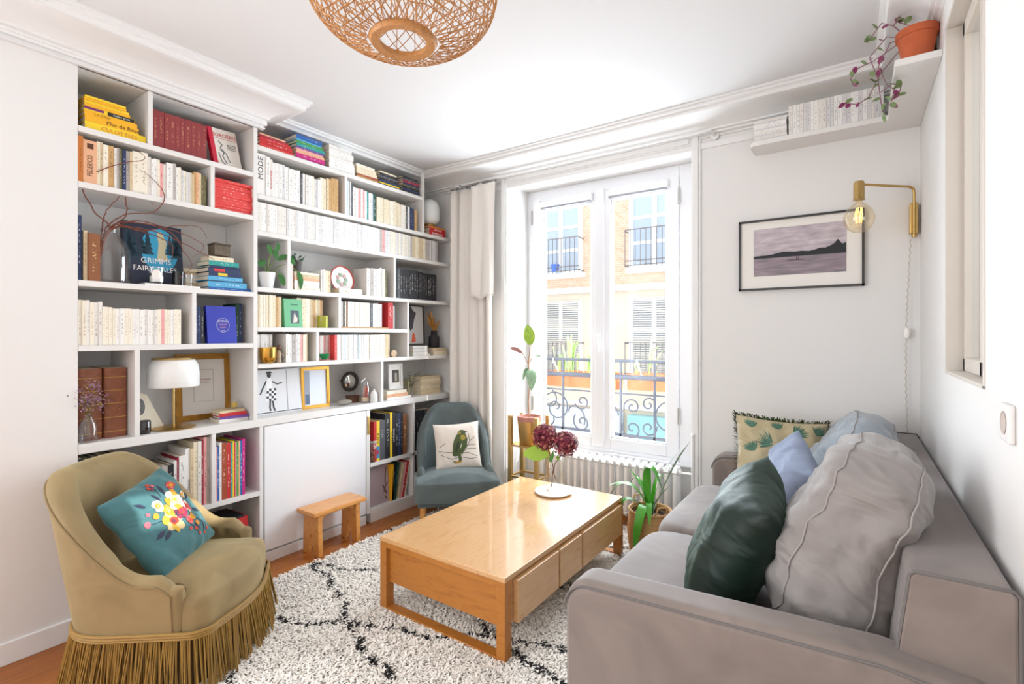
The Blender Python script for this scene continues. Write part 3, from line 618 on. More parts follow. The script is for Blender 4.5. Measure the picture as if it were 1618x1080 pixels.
# scatter cushions
t = thing('velvet_cushion', 'dark green velvet cushion leaning on the nearest grey back cushion', 'cushion'); t.matrix_world = T(-.335, 1.83, .695) @ Rm(math.radians(-79), 'Z') @ Rm(math.radians(-24), 'X') @ Rm(math.radians(8), 'Y')
pillow(t, pillow_fn(.50, .50, .23, .05, .016, 4, .55), mat('bottle_green_velvet', '#051d15', .6, var=.15, vs=6, sheen=.2, wrinkle=.5, sheen_tint='#5fa082'))
t = thing('linen_cushion', 'pale blue-grey linen cushion behind the green velvet one', 'cushion'); t.matrix_world = T(-.25, 2.38, .73) @ Rm(math.radians(-72), 'Z') @ Rm(math.radians(-22), 'X') @ Rm(math.radians(14), 'Y')
pillow(t, pillow_fn(.44, .44, .18, .06, .018, 6, .6), mat('blue_linen', '#8f9ab2', .9, var=.04, vs=6, wrinkle=.8))
t = thing('palm_cushion', 'cream satin cushion with green palm leaves and a dark green fringe edge', 'cushion'); t.matrix_world = T(-.33, 3.03, .73) @ Rm(math.radians(17), 'Z') @ Rm(math.radians(-18), 'X') @ Rm(math.radians(4), 'Y')
W_ = .46; H_ = .44; S = pillow_fn(W_, H_, .19, .09, .020, 12); pillow(t, S, mat('cream_satin', '#b9aa86', .45, var=.05, vs=5, wrinkle=.6)); b = MB(); rn = random.Random(8)
for cx, cz, a0, r in ((-.06, .06, 2.6, .10), (.05, .14, .6, .09), (-.10, -.10, 3.0, .07), (-.02, -.03, 4.2, .09), (.12, .0, .8, .08), (.1, -.12, 5, .08), (-.16, .15, 1.6, .06), (-.15, .02, 2.2, .07), (.17, .14, 1.2, .07), (-.02, .16, 1.9, .06), (.03, -.14, 4.4, .06), (-.16, -.15, 3.6, .05)):
    b = MB()
    for k in range(9): decal(b, S, W_, H_, leaf_poly(cx, cz, a0+(k-4)*.20, r*rn.uniform(.75, 1), .0055), k % 2, .0016)
    b.build('palm_print', [mat('palm_green', '#3f6350', .6), mat('palm_teal', '#55806c', .6), mat('palm_gold', '#c9a25a', .6)], t, True)
b = MB(); N_ = 330
for i in range(N_):
    q = 4*i/N_; sd = int(q); u = -1+2*(q-sd); U, V_ = [(u, 1), (1, -u), (-u, -1), (-1, u)][sd]; p = S(U, V_, 1); o2 = Vector((p.x, 0, p.z)); o2 = o2.normalized()
    for _ in range(2):
        d = o2+Vector((rn.uniform(-.5, .5), rn.uniform(-.7, .7), rn.uniform(-.5, .5))); blade(b, [p, p+d*.011, p+d*.018], .0034)
tag(b.build('fringe', mat('dark_green_fringe', '#3d4a1e', .9), t), kind='stuff')
# ================================================================ radiator
t = thing('column_radiator', 'white cast iron column radiator under the window', 'radiator', (-1.55, 3.50, 0)); RW = mat('radiator_enamel', '#f0eeec', .3)
for i in range(19):
    x = -.52+i*.0585; b = MB()
    for dy in (-.052, 0, .052): b.tube([(x, dy, .12), (x, dy, .44)], .0125, 8)
    for z, s_ in ((.445, 1), (.115, -1)):
        b.tube([(x, -.058, z), (x, -.04, z+.022*s_), (x, 0, z+.03*s_), (x, .04, z+.022*s_), (x, .058, z)], .0165, 8)
        b.cyl((x-.028, 0, z), (x+.028, 0, z), .02, 10)
    b.build('column', RW, t, True)
b = MB(); b.cyl((.56, 0, .115), (.64, 0, .115), .011, 8); b.cyl((.64, 0, .115), (.64, 0, .0), .011, 8); b.lathe([(.0001, 0), (.02, 0), (.022, .05), (.0001, .055)], 12, (.64, 0, .13)); b.cyl((.56, 0, .445), (.645, 0, .445), .009, 8); b.cyl((.645, 0, .445), (.645, .12, .445), .009, 8); b.build('pipe', RW, t, True)
for x in (-.45, .45): MB().box(x-.02, x+.02, -.04, .05, 0, .10).build('foot', RW, t, bevel=.004)
t = thing('heating_pipe', 'thin white heating pipe running up the casing right of the window', 'pipe', (-.865, 3.33, 0)); b = MB(); b.cyl((0, 0, 0), (0, 0, .74), .009, 8); b.sphere((0, 0, .745), .013, 8); b.build('pipe', RW, t, True)
# ================================================================ hydrangea on the coffee table
PL = tag(MB().lathe([(.0001, 0), (.105, 0), (.118, .006), (.122, .014), (.118, .016), (.106, .010), (.0001, .009)], 40, (-1.60, 2.80, .3805)).build('round_tray', [mat('stoneware', '#e9e2d6', .5, var=.06, vs=30)], None, 35), 'round speckled stoneware plate under the flower vase', 'plate')
t = thing('glass_vase', 'clear ribbed glass vase of water on the coffee table', 'vase', (-1.60, 2.80, .390))
MB().lathe([(.0001, .0), (.062, .0), (.065, .006), (.064, .15), (.063, .18), (.053, .198), (.053, .22), (.050, .22), (.050, .197), (.0595, .178), (.0595, .012), (.0001, .010)], 40, flute=.02, nf=20).build('glass', GLASS, t, 60)
t2 = thing('hydrangea', 'two wine-red hydrangea heads with lime green leaves in the glass vase', 'flowers', (-1.60, 2.80, .40))
STM = mat('woody_stem', '#6b3f30', .8); rn = random.Random(1); b = MB()
b.tube([(-.02, .01, .015), (-.01, 0, .08), (.0, 0, .14), (-.02, -.01, .22), (-.035, -.01, .27)], .0035, 6); b.tube([(.015, .01, .06), (.0, 0, .11), (.01, 0, .17), (.05, .01, .23)], .003, 6); b.build('stem', STM, t2, True)
HP = [mat('petal_'+c, c, .7) for c in ('#8a2f44', '#a84a58', '#6a2138', '#c07a72')]
for nm, cx, cy, cz, r in (('a', -.052, -.015, .335, .084), ('b', .075, .02, .30, .080)):
    b = MB()
    for k in range(520):
        d = Vector((rn.gauss(0, 1), rn.gauss(0, 1), rn.gauss(0, 1)+.2)).normalized(); c = Vector((cx, cy, cz))+d*r*rn.uniform(.72, 1.05); a = d.orthogonal().normalized(); bb = d.cross(a); th0 = rn.uniform(0, 6); mi = rn.choice((0, 0, 1, 2, 2, 3))
        for q in range(4):
            an = th0+q*PI/2; e = a*math.cos(an)+bb*math.sin(an); f = -a*math.sin(an)+bb*math.cos(an); l = .010
            b.add([c, c+e*l*.6+f*l*.5+d*.002, c+e*l*1.15+d*.004*rn.uniform(-1, 1.5), c+e*l*.6-f*l*.5+d*.002], [(0, 1, 2, 3)], mi)
    b.sphere((cx, cy, cz), r*.7, 10, 2); b.build('flower_head', HP, t2)
LG = mat('lime_leaf', '#9cc43a', .5); DG = mat('fresh_leaf', '#4f8a35', .5)
for m_, a, c, w_ in ((LG, (-.03, -.01, .22), (-.19, -.07, .215), .048), (DG, (.0, -.01, .24), (.01, -.06, .19), .03), (LG, (.07, .02, .25), (.125, .02, .27), .018), (LG, (.02, 0, .21), (.04, -.01, .19), .012)):
    b = MB(); blade(b, bez(a, ((a[0]+c[0])/2, (a[1]+c[1])/2, max(a[2], c[2])+.02), c, 10), leafw(w_), side=(.25, .3, .9), fold=.15); b.build('leaf', m_, t2, True)
# ================================================================ rubber plant on brass stand
BRS = mat('satin_gold', '#c9a76a', .38, .85)
t = thing('plant_stand', 'gold plant stand left of the radiator holding a flower pot', 'plant stand', (-2.08, 3.26, 0))
for x, y in ((-.085, -.06), (.085, -.06), (-.085, .06), (.085, .06)): MB().box(x-.011, x+.011, y-.011, y+.011, 0, .775).build('leg', BRS, t)
b = MB()
t.scale = (1.4, 1.4, 1)
for z in (.30, .54): b.box(-.085, .085, -.066, -.054, z, z+.014); b.box(-.085, .085, .054, .066, z, z+.014); b.box(-.09, -.08, -.06, .06, z, z+.014); b.box(.08, .09, -.06, .06, z, z+.014)
b.box(-.08, .08, -.055, .055, .54, .548); b.build('crossbar', BRS, t)
MB().lathe([(.0001, .552), (.05, .552), (.054, .556), (.066, .735), (.063, .735), (.052, .56), (.0001, .56)], 32).build('cachepot', BRS, t, 50)
t = thing('rubber_plant', 'leggy variegated rubber plant with four leaves in a terracotta pot', 'plant', (-2.08, 3.26, .562))
MB().lathe([(.0001, 0), (.045, 0), (.061, .17), (.067, .172), (.068, .208), (.062, .208), (.058, .19), (.0001, .19)], 28).build('pot', mat('dusty_terracotta', '#b98071', .8), t, 50, M=Matrix.Diagonal((1.4, 1.4, 1, 1)))
b = MB(); b.tube([(0, 0, .19), (-.012, .01, .32), (.006, 0, .48), (-.006, 0, .60), (.0, .01, .72), (.01, 0, .78)], .0045, 6); b.tube([(-.004, 0, .60), (-.03, -.01, .66), (-.045, -.02, .69)], .003, 6); b.tube([(.0, 0, .62), (.03, 0, .66)], .0025, 6); b.build('stem', mat('tan_stem', '#b08a6c', .8), t, True)
for col, a, m_, c, w_, sd in (('#a3c94a', (.008, 0, .76), (.02, -.02, .83), (.0, -.03, .915), .044, (.9, .5, 0)), ('#b07a72', (-.045, -.02, .69), (-.10, -.03, .73), (-.16, -.04, .735), .018, (.1, .5, .8)), ('#8fae8c', (.0, 0, .57), (.05, -.03, .56), (.05, -.05, .41), .04, (.8, .6, 0)), ('#9db59a', (.03, 0, .66), (.07, 0, .70), (.115, -.01, .665), .013, (.2, .8, .5)), ('#7e9a7c', (.0, 0, .57), (-.03, -.01, .58), (-.045, -.02, .48), .016, (.8, .6, 0))):
    b = MB(); blade(b, bez(a, m_, c, 12), leafw(w_), side=sd, fold=.2); b.build('leaf', mat('leaf_'+col, col, .45, var=.25, vs=26), t, True)
# ================================================================ basket plant
WK = wood('wicker', '#b98752', '#d2a46c', '#8f5f34', (20, 20, 60), .75, 3)
t = thing('wicker_basket', 'round wicker basket standing between the radiator and the sofa', 'basket', (-1.075, 3.12, 0))
b = MB(); rows = []
for j in range(34):
    z = .008+j*.0082; r = .105+.03*math.sin(PI*min(1, j/33)*.75+.3); rows.append([((r+.004*(1 if (k+j) % 2 else -1))*math.cos(2*PI*k/52), (r+.004*(1 if (k+j) % 2 else -1))*math.sin(2*PI*k/52), z) for k in range(52)])
b.grid(rows, cu=True); b.add(rows[0], [tuple(range(52))]); b.build('woven_side', WK, t, 40, thick=.004)
b = MB(); b.tube([(.131*math.cos(2*PI*k/36), .131*math.sin(2*PI*k/36), .285) for k in range(36)], .008, 6, closed=True); b.build('rim', WK, t, True)
for a in (2.5, 5.6): MB().tube([(.131*math.cos(a-.35), .131*math.sin(a-.35), .28), (.14*math.cos(a-.2), .14*math.sin(a-.2), .34), (.14*math.cos(a+.2), .14*math.sin(a+.2), .34), (.131*math.cos(a+.35), .131*math.sin(a+.35), .28)], .006, 6).build('handle', WK, t, True)
t = thing('amaryllis', 'green strap-leaved amaryllis growing in the wicker basket', 'plant', (-1.075, 3.12, .05)); t.scale = (1.12, 1.12, 1.12)
MB().lathe([(.0001, 0), (.07, 0), (.085, .19), (.08, .19), (.076, .17), (.0001, .17)], 20).build('pot', mat('plastic_pot', '#5a4332', .8), t, True)
LF = mat('strap_leaf', '#4c9a2c', .4, var=.15, vs=8); LF2 = mat('pale_strap_leaf', '#9fc3a4', .4)
for k, (m_, e, w_, lf) in enumerate([((-.06, -.05, .42), (-.22, -.10, .33), .019, LF), ((-.14, -.03, .52), (-.27, -.05, .16), .021, LF), ((-.13, -.14, .44), (-.17, -.20, .05), .021, LF), ((-.03, -.05, .66), (.09, -.04, .32), .025, LF), ((.02, -.17, .42), (-.02, -.21, -.02), .027, LF), ((.03, .02, .40), (.16, .02, .56), .009, LF), ((.10, .03, .44), (.22, .0, .62), .020, LF2), ((-.09, .05, .48), (-.14, .04, .30), .014, LF), ((-.05, -.02, .38), (-.12, -.01, .42), .012, LF), ((.05, -.02, .30), (.13, -.03, .38), .012, LF2), ((.03, -.12, .38), (.06, -.18, .18), .016, LF), ((-.14, -.12, .42), (-.25, -.20, .08), .015, LF), ((.02, .04, .5), (.07, .05, .36), .016, LF)]):
    b = MB(); blade(b, bez((.01*math.cos(k), .01*math.sin(k), .17), m_, e, 14), lambda q, w_=w_: w_*(.75+.25*math.sin(PI*q))*min(1, (1-q)*5+.04), fold=.25); b.build('leaf', lf, t, True)
# ================================================================ curtain
CU = mat('cream_linen_curtain', '#ebe5de', .95, bump=.05, bs=300)
rod = thing('curtain_rod', 'thin white curtain rod above the window', 'curtain rod', (0, 3.285, 2.685)); b = MB(); b.cyl((-2.78, 0, 0), (-.76, 0, 0), .008, 10); b.build('rod', TRIM, rod, True)
for x in (-.745, -2.83):
    b = MB(); b.tube([(x-.03, 0, 0), (x, 0, 0), (x+.012, .02, -.01), (x+.012, .066, -.02)], .008, 8); b.cyl((x+.012, .054, -.02), (x+.012, .072, -.02), .026, 14); b.build('wall_bracket', TRIM, rod, True)
cur = thing('curtain', 'long cream linen curtain gathered at the left of the window', 'curtain', (-2.70, 3.295, 0))
def drape(x0, x1, z0f, z1, folds, amp, ph=0, nx=130, nz=34, yo=0, flare=.0):
    R = []
    for j in range(nz+1):
        q = j/nz; row = []
        for i in range(nx+1):
            u = i/nx; z0 = z0f(u); z = z1+(z0-z1)*q
            am = amp*(1.1-.35*q)*(.7+.5*math.sin(u*7+1)); f = math.sin(u*folds*2*PI+ph+.5*math.sin(q*2.2+u*3))
            f = math.copysign(abs(f)**.75, f)
            sag = .02*abs(math.sin(u*folds*PI))*max(0, 1-q*10)
            x = x0+(x1-x0)*u+flare*q*(u-.3)+.012*math.sin(u*folds*2*PI*1.0+1.2+q)
            row.append((x, yo+am*f-.008*q+.006*math.sin(q*5+u*9), z-sag))
        R.append(row)
    return R
b = MB(); b.grid(drape(-.24, .24, lambda u: .02, 2.655, 5, .036)); b.build('drape', CU, cur, 80, thick=.0015)
b = MB(); b.grid(drape(.03, .285, lambda u: 1.70+.02*math.sin(u*9), 2.655, 2.2, .016, 1.0, yo=-.056)); b.build('overdrape', CU, cur, 80, thick=.0015)
for i in range(9):
    b = MB(); b.tube([(.012*math.cos(q), 0, .012*math.sin(q)) for q in [2*PI*k/10 for k in range(10)]], .0018, 5, closed=True, mi=0); b.box(-.004, .004, -.006, .006, -.036, -.012); o = b.build('ring', CHROME, cur, True, M=T(-.21+i*.058, .005, 2.685))
# ================================================================ picture of the lake
P = thing('lake_picture', 'framed photograph of a calm lake at dusk, black frame with wide white mount', 'picture', (-.272, 3.345, 1.882))
w2, h2 = .318, .213; b = MB()
b.box(-w2, w2, -.012, .014, -h2, -h2+.012); b.box(-w2, w2, -.012, .014, h2-.012, h2); b.box(-w2, -w2+.012, -.012, .014, -h2, h2); b.box(w2-.012, w2, -.012, .014, -h2, h2); b.build('frame', mat('black_frame', '#2b2726', .35), P)
MB().box(-w2+.012, w2-.012, 0, .006, -h2+.012, h2-.012).build('mount', mat('mount_board', '#ece8e2', .9), P)
PM = bpy.data.materials.new('lake_sky'); PM.use_nodes = True; N = NT(PM); n = N.n('ShaderNodeTexNoise', i_Scale=9.0, i_Detail=4.0); N.l(N.coord('Object', (1, 1, 5)), n.inputs[0]); N.l(N.ramp(n.outputs[0], [(.3, '#a1969d'), (.5, '#b9adb4'), (.7, '#d2c8cd')]), N.p.inputs['Base Color'])
PW = bpy.data.materials.new('lake_water'); PW.use_nodes = True; N = NT(PW); n = N.n('ShaderNodeTexNoise', i_Scale=7.0, i_Detail=4.0); N.l(N.coord('Object', (1, 1, 8)), n.inputs[0]); N.l(N.ramp(n.outputs[0], [(.3, '#6d6a70'), (.5, '#8c7d85'), (.7, '#a08f97')]), N.p.inputs['Base Color'])
SH = mat('lake_shore', '#34363a', .9); a0, a1, c0, c1 = -.235, .235, -.128, .155
b = MB(); b.add([(a0, -.002, -.02), (a1, -.002, -.02), (a1, -.002, c1), (a0, -.002, c1)], [(0, 1, 2, 3)], 0); b.add([(a0, -.002, c0), (a1, -.002, c0), (a1, -.002, -.02), (a0, -.002, -.02)], [(0, 1, 2, 3)], 1)
sh = [(a0, -.022)]+[(a0+(a1-a0)*i/24, [0, .002, .003, .003, .004, .006, .010, .014, .017, .018, .016, .014, .014, .015, .012, .010, .014, .02, .024, .022, .03, .04, .065, .036, .042][i]) for i in range(25)]+[(a1, -.022)]
for i in range(1, 25): b.add([(sh[i][0], -.003, -.022), (sh[i+1][0], -.003, -.022), (sh[i+1][0], -.003, sh[i+1][1]-.008), (sh[i][0], -.003, sh[i][1]-.008)], [(0, 1, 2, 3)], 2)
b.box(-.055, .03, -.0035, -.002, -.045, -.042, 2)
for x in (-.008, .0): b.box(x, x+.003, -.0035, -.002, -.045, -.026, 2)
b.build('photograph', [PM, PW, SH], P)
# ================================================================ brass wall lamp
t = thing('wall_lamp', 'brass swing-arm wall lamp with a bare globe bulb in the corner', 'lamp', (.255, 3.31, 2.0)); b = MB()
b.box(-.018, .018, .0, .045, -.075, .085); b.build('wall_plate', BRASS, t, bevel=.004)
tip = Vector((-.236, -.222, .165)); b = MB(); b.tube([(0, -.008, -.09), (0, -.008, .13), (-.004, -.012, .155), (-.02, -.026, .165), tip*.5+Vector((0, 0, .0825)), tip], .0065, 10); b.cyl((0, -.008, -.095), (0, -.008, -.085), .012, 10); b.build('arm', BRASS, t, True)
b = MB(); b.lathe([(.0001, .018), (.02, .014), (.024, .005), (.024, -.075), (.028, -.08), (.0001, -.08)], 20, tip); b.build('socket', BRASS, t, 40)
b = MB(); b.lathe([(.013, -.082), (.014, -.09), (.03, -.105), (.055, -.13), (.068, -.165), (.066, -.195), (.05, -.225), (.025, -.243), (.0001, -.247)], 28, tip); bl = b.build('bulb', glass('amber_glass', '#fff8e8', gl=.2), t, 80)
em = bpy.data.materials.new('filament'); em.use_nodes = True; q = em.node_tree.nodes['Principled BSDF']; q.inputs['Emission Color'].default_value = (1, .55, .12, 1); q.inputs['Emission Strength'].default_value = 3; q.inputs['Base Color'].default_value = (1, .6, .2, 1)
b = MB()
for k in range(7): a = 2*PI*k/7; b.tube([tip+Vector((.012*math.cos(a), .012*math.sin(a), -.12)), tip+Vector((.017*math.cos(a+.3), .017*math.sin(a+.3), -.155)), tip+Vector((.011*math.cos(a+.6), .011*math.sin(a+.6), -.195))], .0013, 5)
b.build('filament', em, bl)
b = MB(); L = []
for i in range(200): z = -.10-i*.0051; L.append((-.012+.003*math.cos(i*.9)-.02*math.sin(i*.012), .022+.003*math.sin(i*.9), z))
b.tube(L, .0022, 5); cord = b.build('cord', mat('linen_cord', '#c9c0b2', .9), t, True)
MB().lathe([(.0001, 0), (.010, .004), (.013, .016), (.012, .045), (.006, .056), (.0001, .058)], 12, (-.028, .02, -.62)).build('switch', WHT, cord, True)
# ================================================================ L-shaped wall shelf
t = thing('corner_shelf', 'white L-shaped shelf high up round the right-hand corner', 'shelf', (0, 3.36, 2.492))
MB().prism([(-.50, 0), (-.505, -.15), (-.488, -.178), (-.46, -.185), (.14, -.185), (.135, -.80), (.285, -.80), (.285, 0)], 'z', 0, .028).build('board', WHITE, t, bevel=.003)
# terracotta pot plant
tp = thing('trailing_plant', 'trailing wandering plant in a terracotta pot at the end of the corner shelf', 'plant', (.215, 2.66, 2.521))
MB().lathe([(.0001, 0), (.048, 0), (.068, .11), (.074, .112), (.0745, .14), (.069, .14), (.064, .12), (.0001, .118)], 30, sx=.98).build('pot', mat('terracotta', '#bf5f38', .8, var=.1, vs=12), tp, 45)
rn = random.Random(4); LV = mat('olive_leaf', '#6f8450', .5); PV = mat('purple_leaf', '#8a2f62', .5); VS = mat('purple_vine', '#8d6472', .6)
for i, pts in enumerate([[(-.03, 0, .12), (-.10, .02, .16), (-.16, .04, .10), (-.13, .05, .0), (-.12, .05, -.10), (-.11, .05, -.16)], [(-.03, 0, .12), (-.08, -.02, .18), (-.12, -.03, .20), (-.16, -.02, .15)], [(-.03, -.02, .12), (-.09, 0, .12), (-.13, .02, .04), (-.10, .03, -.04), (-.07, .02, -.08), (-.09, .0, -.14)], [(-.04, 0, .12), (-.14, .06, .09), (-.20, .12, .10), (-.23, .12, .06), (-.22, .1, .02)], [(-.03, .02, .12), (-.12, .1, .04), (-.16, .15, -.03), (-.2, .16, -.05), (-.25, .17, -.03)], [(-.02, 0, .12), (-.03, -.01, .17), (-.07, -.01, .2)], [(-.12, .05, -.06), (-.08, .04, -.04), (-.05, .03, -.06), (-.06, .03, -.1)]]):
    b = MB(); b.tube(pts, .0022, 5); vn = b.build('vine', VS, tp, True)
    for p, q in zip(pts[1:], pts[2:]+[pts[-1]]):
        for _ in range(2):
            d = Vector((rn.uniform(-1, 1), rn.uniform(-1, .3), rn.uniform(-.9, .7))).normalized(); a = Vector(p)+(Vector(q)-Vector(p))*rn.random()
            blade(MB(), bez(a, a+d*.016+Vector((0, 0, .005)), a+d*.034, 6), leafw(.011), 0, side=(rn.uniform(-1, 1), rn.uniform(-1, 1), .4)).build('leaf', LV if rn.random() < .65 else PV, vn, True)
t = thing('card_stack', 'dark upright card and dried bud behind the terracotta pot', 'ornament', (.262, 2.78, 2.521)); MB().box(-.004, .004, -.05, .05, 0, .19).build('card', mat('dark_card', '#4b463f', .8), t, M=Rm(.05, 'Y')); b = MB(); b.sphere((-.03, .0, .20), .022, 10, sz=1.3); b.cyl((-.03, 0, 0), (-.03, 0, .19), .003, 6); b.build('dried_bud', mat('bud', '#9a9478', .9), t, True)
# ================================================================ woven pendant
RT = wood('rattan', '#a8703a', '#c48b50', '#8a5628', (10, 10, 10), .55, 6)
t = thing('rattan_pendant', 'large woven rattan globe pendant lamp hanging from the ceiling', 'lamp', (-1.13, 1.06, 2.29))
RR, HH, rb = .285, .30, .088
def glb(f, th_):     # f 0 bottom ring -> 1 top ring
    a = -PI/2+.35+(PI-.70)*f; r = RR*math.cos(a)**.9 if math.cos(a) > 0 else 0; r = max(r, rb); z = HH/2*(1+math.sin(a)/math.sin(PI/2-.35)); return (r*math.cos(th_), r*math.sin(th_), z)
for s_ in (1, -1):
    b = MB()
    for k in range(40): b.tube([glb(i/20, 2*PI*k/40+(.04 if k % 2 else 0)+s_*1.25*i/20) for i in range(21)], .0019, 4, 0, False, False)
    tag(b.build('weave', RT, t, True), kind='stuff')
b = MB()
for k in range(28): b.tube([glb(i/14, 2*PI*k/28) for i in range(15)], .0014, 4, 0, False, False)
tag(b.build('rib', RT, t, True), kind='stuff')
b = MB()
for k in range(7):
    f = .10+k*.035; p = [glb(f+.006*math.sin(i*1.7), 2*PI*i/60) for i in range(60)]; b.tube(p, .0018, 4, 0, True)
b.build('hoop', RT, t, True)
for z in (0, HH): 
    b = MB(); b.lathe([(rb-.018, z-.006), (rb+.006, z-.008), (rb+.014, z+.004), (rb+.006, z+.014), (rb-.016, z+.012), (rb-.018, z-.006)], 60, flute=.008, nf=60); b.build('end_ring', RT, t, 60)
b = MB(); b.cyl((0, 0, .33), (0, 0, .51), .003, 8); b.lathe([(.0001, .51), (.045, .51), (.045, .485), (.0001, .48)], 20); b.build('cord', WHT, t, True)
b = MB(); b.lathe([(.0001, .34), (.02, .34), (.022, .26), (.0001, .255)], 14); b.build('socket', BRASS, t, True)
b = MB(); b.lathe([(.012, .255), (.014, .245), (.03, .21), (.032, .185), (.02, .16), (.0001, .15)], 18); b.build('bulb', mat('warm_bulb', '#f5d98a', .2), t, True)
# ================================================================ socket
t = thing('wall_socket', 'white power socket on the right wall above the sofa', 'socket', (WR, 1.53, 1.205))
MB().box(-.012, 0, -.042, .042, -.042, .042).build('plate', WHITE, t, bevel=.004)
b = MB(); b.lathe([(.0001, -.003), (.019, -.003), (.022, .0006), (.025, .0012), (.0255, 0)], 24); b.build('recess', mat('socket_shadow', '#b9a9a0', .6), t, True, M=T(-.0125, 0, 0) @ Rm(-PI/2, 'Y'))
# ================================================================ built-in bookcase
BX = -2.97; BK = -3.298; TH = .028
def bshelf(par, y0, y1, z, nm='shelf', th=TH): MB().box(BK+.0, BX, y0, y1, z-th, z).build(nm, WHITE, par, bevel=.0015, M=None if par is None else None)
def bdiv(par, y, z0, z1, nm='divider', th=.022): MB().box(BK, BX, y-th/2, y+th/2, z0, z1).build(nm, WHITE, par, bevel=.0015)
cA = thing('built_in_bookcase', 'white built-in bookcase in the left niche above the counter', 'bookcase')
for y0, y1, z in ((.764, 1.582, 2.374), (.764, 1.582, 2.115), (.764, 1.582, 1.655), (.764, 1.582, 1.350)): bshelf(cA, y0, y1, z)
bdiv(cA, 1.052, 2.374, 2.645); bdiv(cA, 1.352, 2.115, 2.346); bdiv(cA, 1.257, 1.35, 1.627); bdiv(cA, .995, .888, 1.322); 
MB().box(BK, BX, 1.582, 1.607, .888, 2.645).build('upright', WHITE, cA, bevel=.0015)
cB = thing('built_in_bookcase', 'white built-in bookcase right of the niche, reaching up to the ceiling moulding', 'bookcase')
for y0, y1, z in ((1.608, 3.0, 2.548), (1.608, 3.358, 2.253), (1.608, 3.358, 2.030), (1.608, 3.358, 1.69), (1.608, 2.828, 1.447), (1.608, 3.358, 1.223)): bshelf(cB, y0, y1, z)
bdiv(cB, 2.243, 2.253, 2.52); bdiv(cB, 3.011, 2.253, 2.66); bdiv(cB, 1.811, 1.69, 2.002); bdiv(cB, 2.698, 1.69, 2.002); bdiv(cB, 2.191, 1.447, 1.662); bdiv(cB, 2.839, 1.223, 1.662); bdiv(cB, 2.016, 1.223, 1.419); bdiv(cB, 2.571, .888, 1.195)
MB().box(BX-.02, BX, 3.0, 3.022, 2.66, 2.745).build('divider', WHITE, cB)
tag(MB().box(BK, BX, .764, 3.358, .842, .888).build('counter', WHITE, None, bevel=.002), 'long white counter shelf running under both bookcases', 'counter')
lA = thing('base_shelving', 'white open base shelving under the counter behind the olive armchair', 'cabinet')
MB().box(BK, BX, .764, 1.64, .0, .065).build('plinth', WHITE, lA); bshelf(lA, .764, 1.62, .093); bshelf(lA, .764, 1.62, .453); bdiv(lA, 1.358, .453, .842); MB().box(BK, BX, 1.62, 1.642, .065, .842).build('upright', WHITE, lA)
lD = thing('base_cupboard', 'white base cupboard with flush sliding doors behind the small bench', 'cabinet')
MB().box(BK, BX-.03, 1.643, 2.42, .0, .84).build('carcass', WHITE, lD); MB().box(BX-.028, BX-.006, 1.655, 2.421, .072, .838).build('door', mat('door_white', '#f1f0f2', .3), lD, bevel=.002)
MB().box(BX-.028, BX, 1.643, 2.42, .0, .062).build('plinth', WHITE, lD, bevel=.002)
b = MB(); b.box(BX-.004, BX+.004, 2.432, 2.452, .66, .795); b.build('handle', BRASS, lD, bevel=.002); MB().box(BX-.028, BX-.004, 2.426, 2.458, .072, .838).build('door_edge', WHITE, lD)
lB = thing('base_shelving', 'white open base shelving beside the blue-grey chair', 'cabinet')
MB().box(BK, BX, 2.46, 3.358, .0, .065).build('plinth', WHITE, lB); bshelf(lB, 2.46, 3.358, .093); bshelf(lB, 2.46, 3.358, .440); bdiv(lB, 2.902, .093, .842)
# ================================================================ books
COLS = {'white': ('#efece8', '#6b6866'), 'offwhite': ('#e6e1da', '#7a6a62'), 'cream': ('#e9dcc0', '#8a7455'), 'ivory': ('#f0e8d6', '#a08c70'), 'tan': ('#c9a06a', '#6b4a2a'), 'brown': ('#8a5634', '#e0c28a'), 'orange': ('#cd7a35', '#5c3014'), 'grey': ('#b9b2ac', '#5c5652'), 'darkgrey': ('#55565c', '#c9c6c0'), 'black': ('#222127', '#c9c6c0'), 'navy': ('#27365c', '#c9cbd8'), 'blue': ('#2f62a8', '#e6ecf4'), 'skyblue': ('#55a6cf', '#f2f6f8'), 'teal': ('#2b9a93', '#e0f0ea'), 'green': ('#4c9a4a', '#eef4e0'), 'darkgreen': ('#1f4a3c', '#c8d8cc'), 'red': ('#c42a2c', '#f4e6e0'), 'crimson': ('#9c1f38', '#f0d8d8'), 'burgundy': ('#8c3638', '#c98f6a'), 'pink': ('#e8a9a6', '#9c4a4a'), 'magenta': ('#c8257e', '#f4dce8'), 'purple': ('#6a4596', '#e8e0f0'), 'yellow': ('#f3cf2a', '#5c4a10'), 'amber': ('#f2b21c', '#4a3408'), 'palegrey': ('#d9d7d6', '#77727a'), 'paleblue': ('#c9d8e0', '#5c7080'), 'olive': ('#6f6a45', '#d8d0a8'), 'sand': ('#d8c4a0', '#7c6440'), 'peach': ('#e6b08a', '#8c5638'), 'rust': ('#a34a2c', '#f0d0b0'), 'coral': ('#dd4440', '#f8e0dc')}
NICE = {'offwhite': 'off-white', 'palegrey': 'pale grey', 'darkgrey': 'dark grey', 'skyblue': 'sky blue', 'darkgreen': 'dark green', 'paleblue': 'pale blue'}
ALLB = []
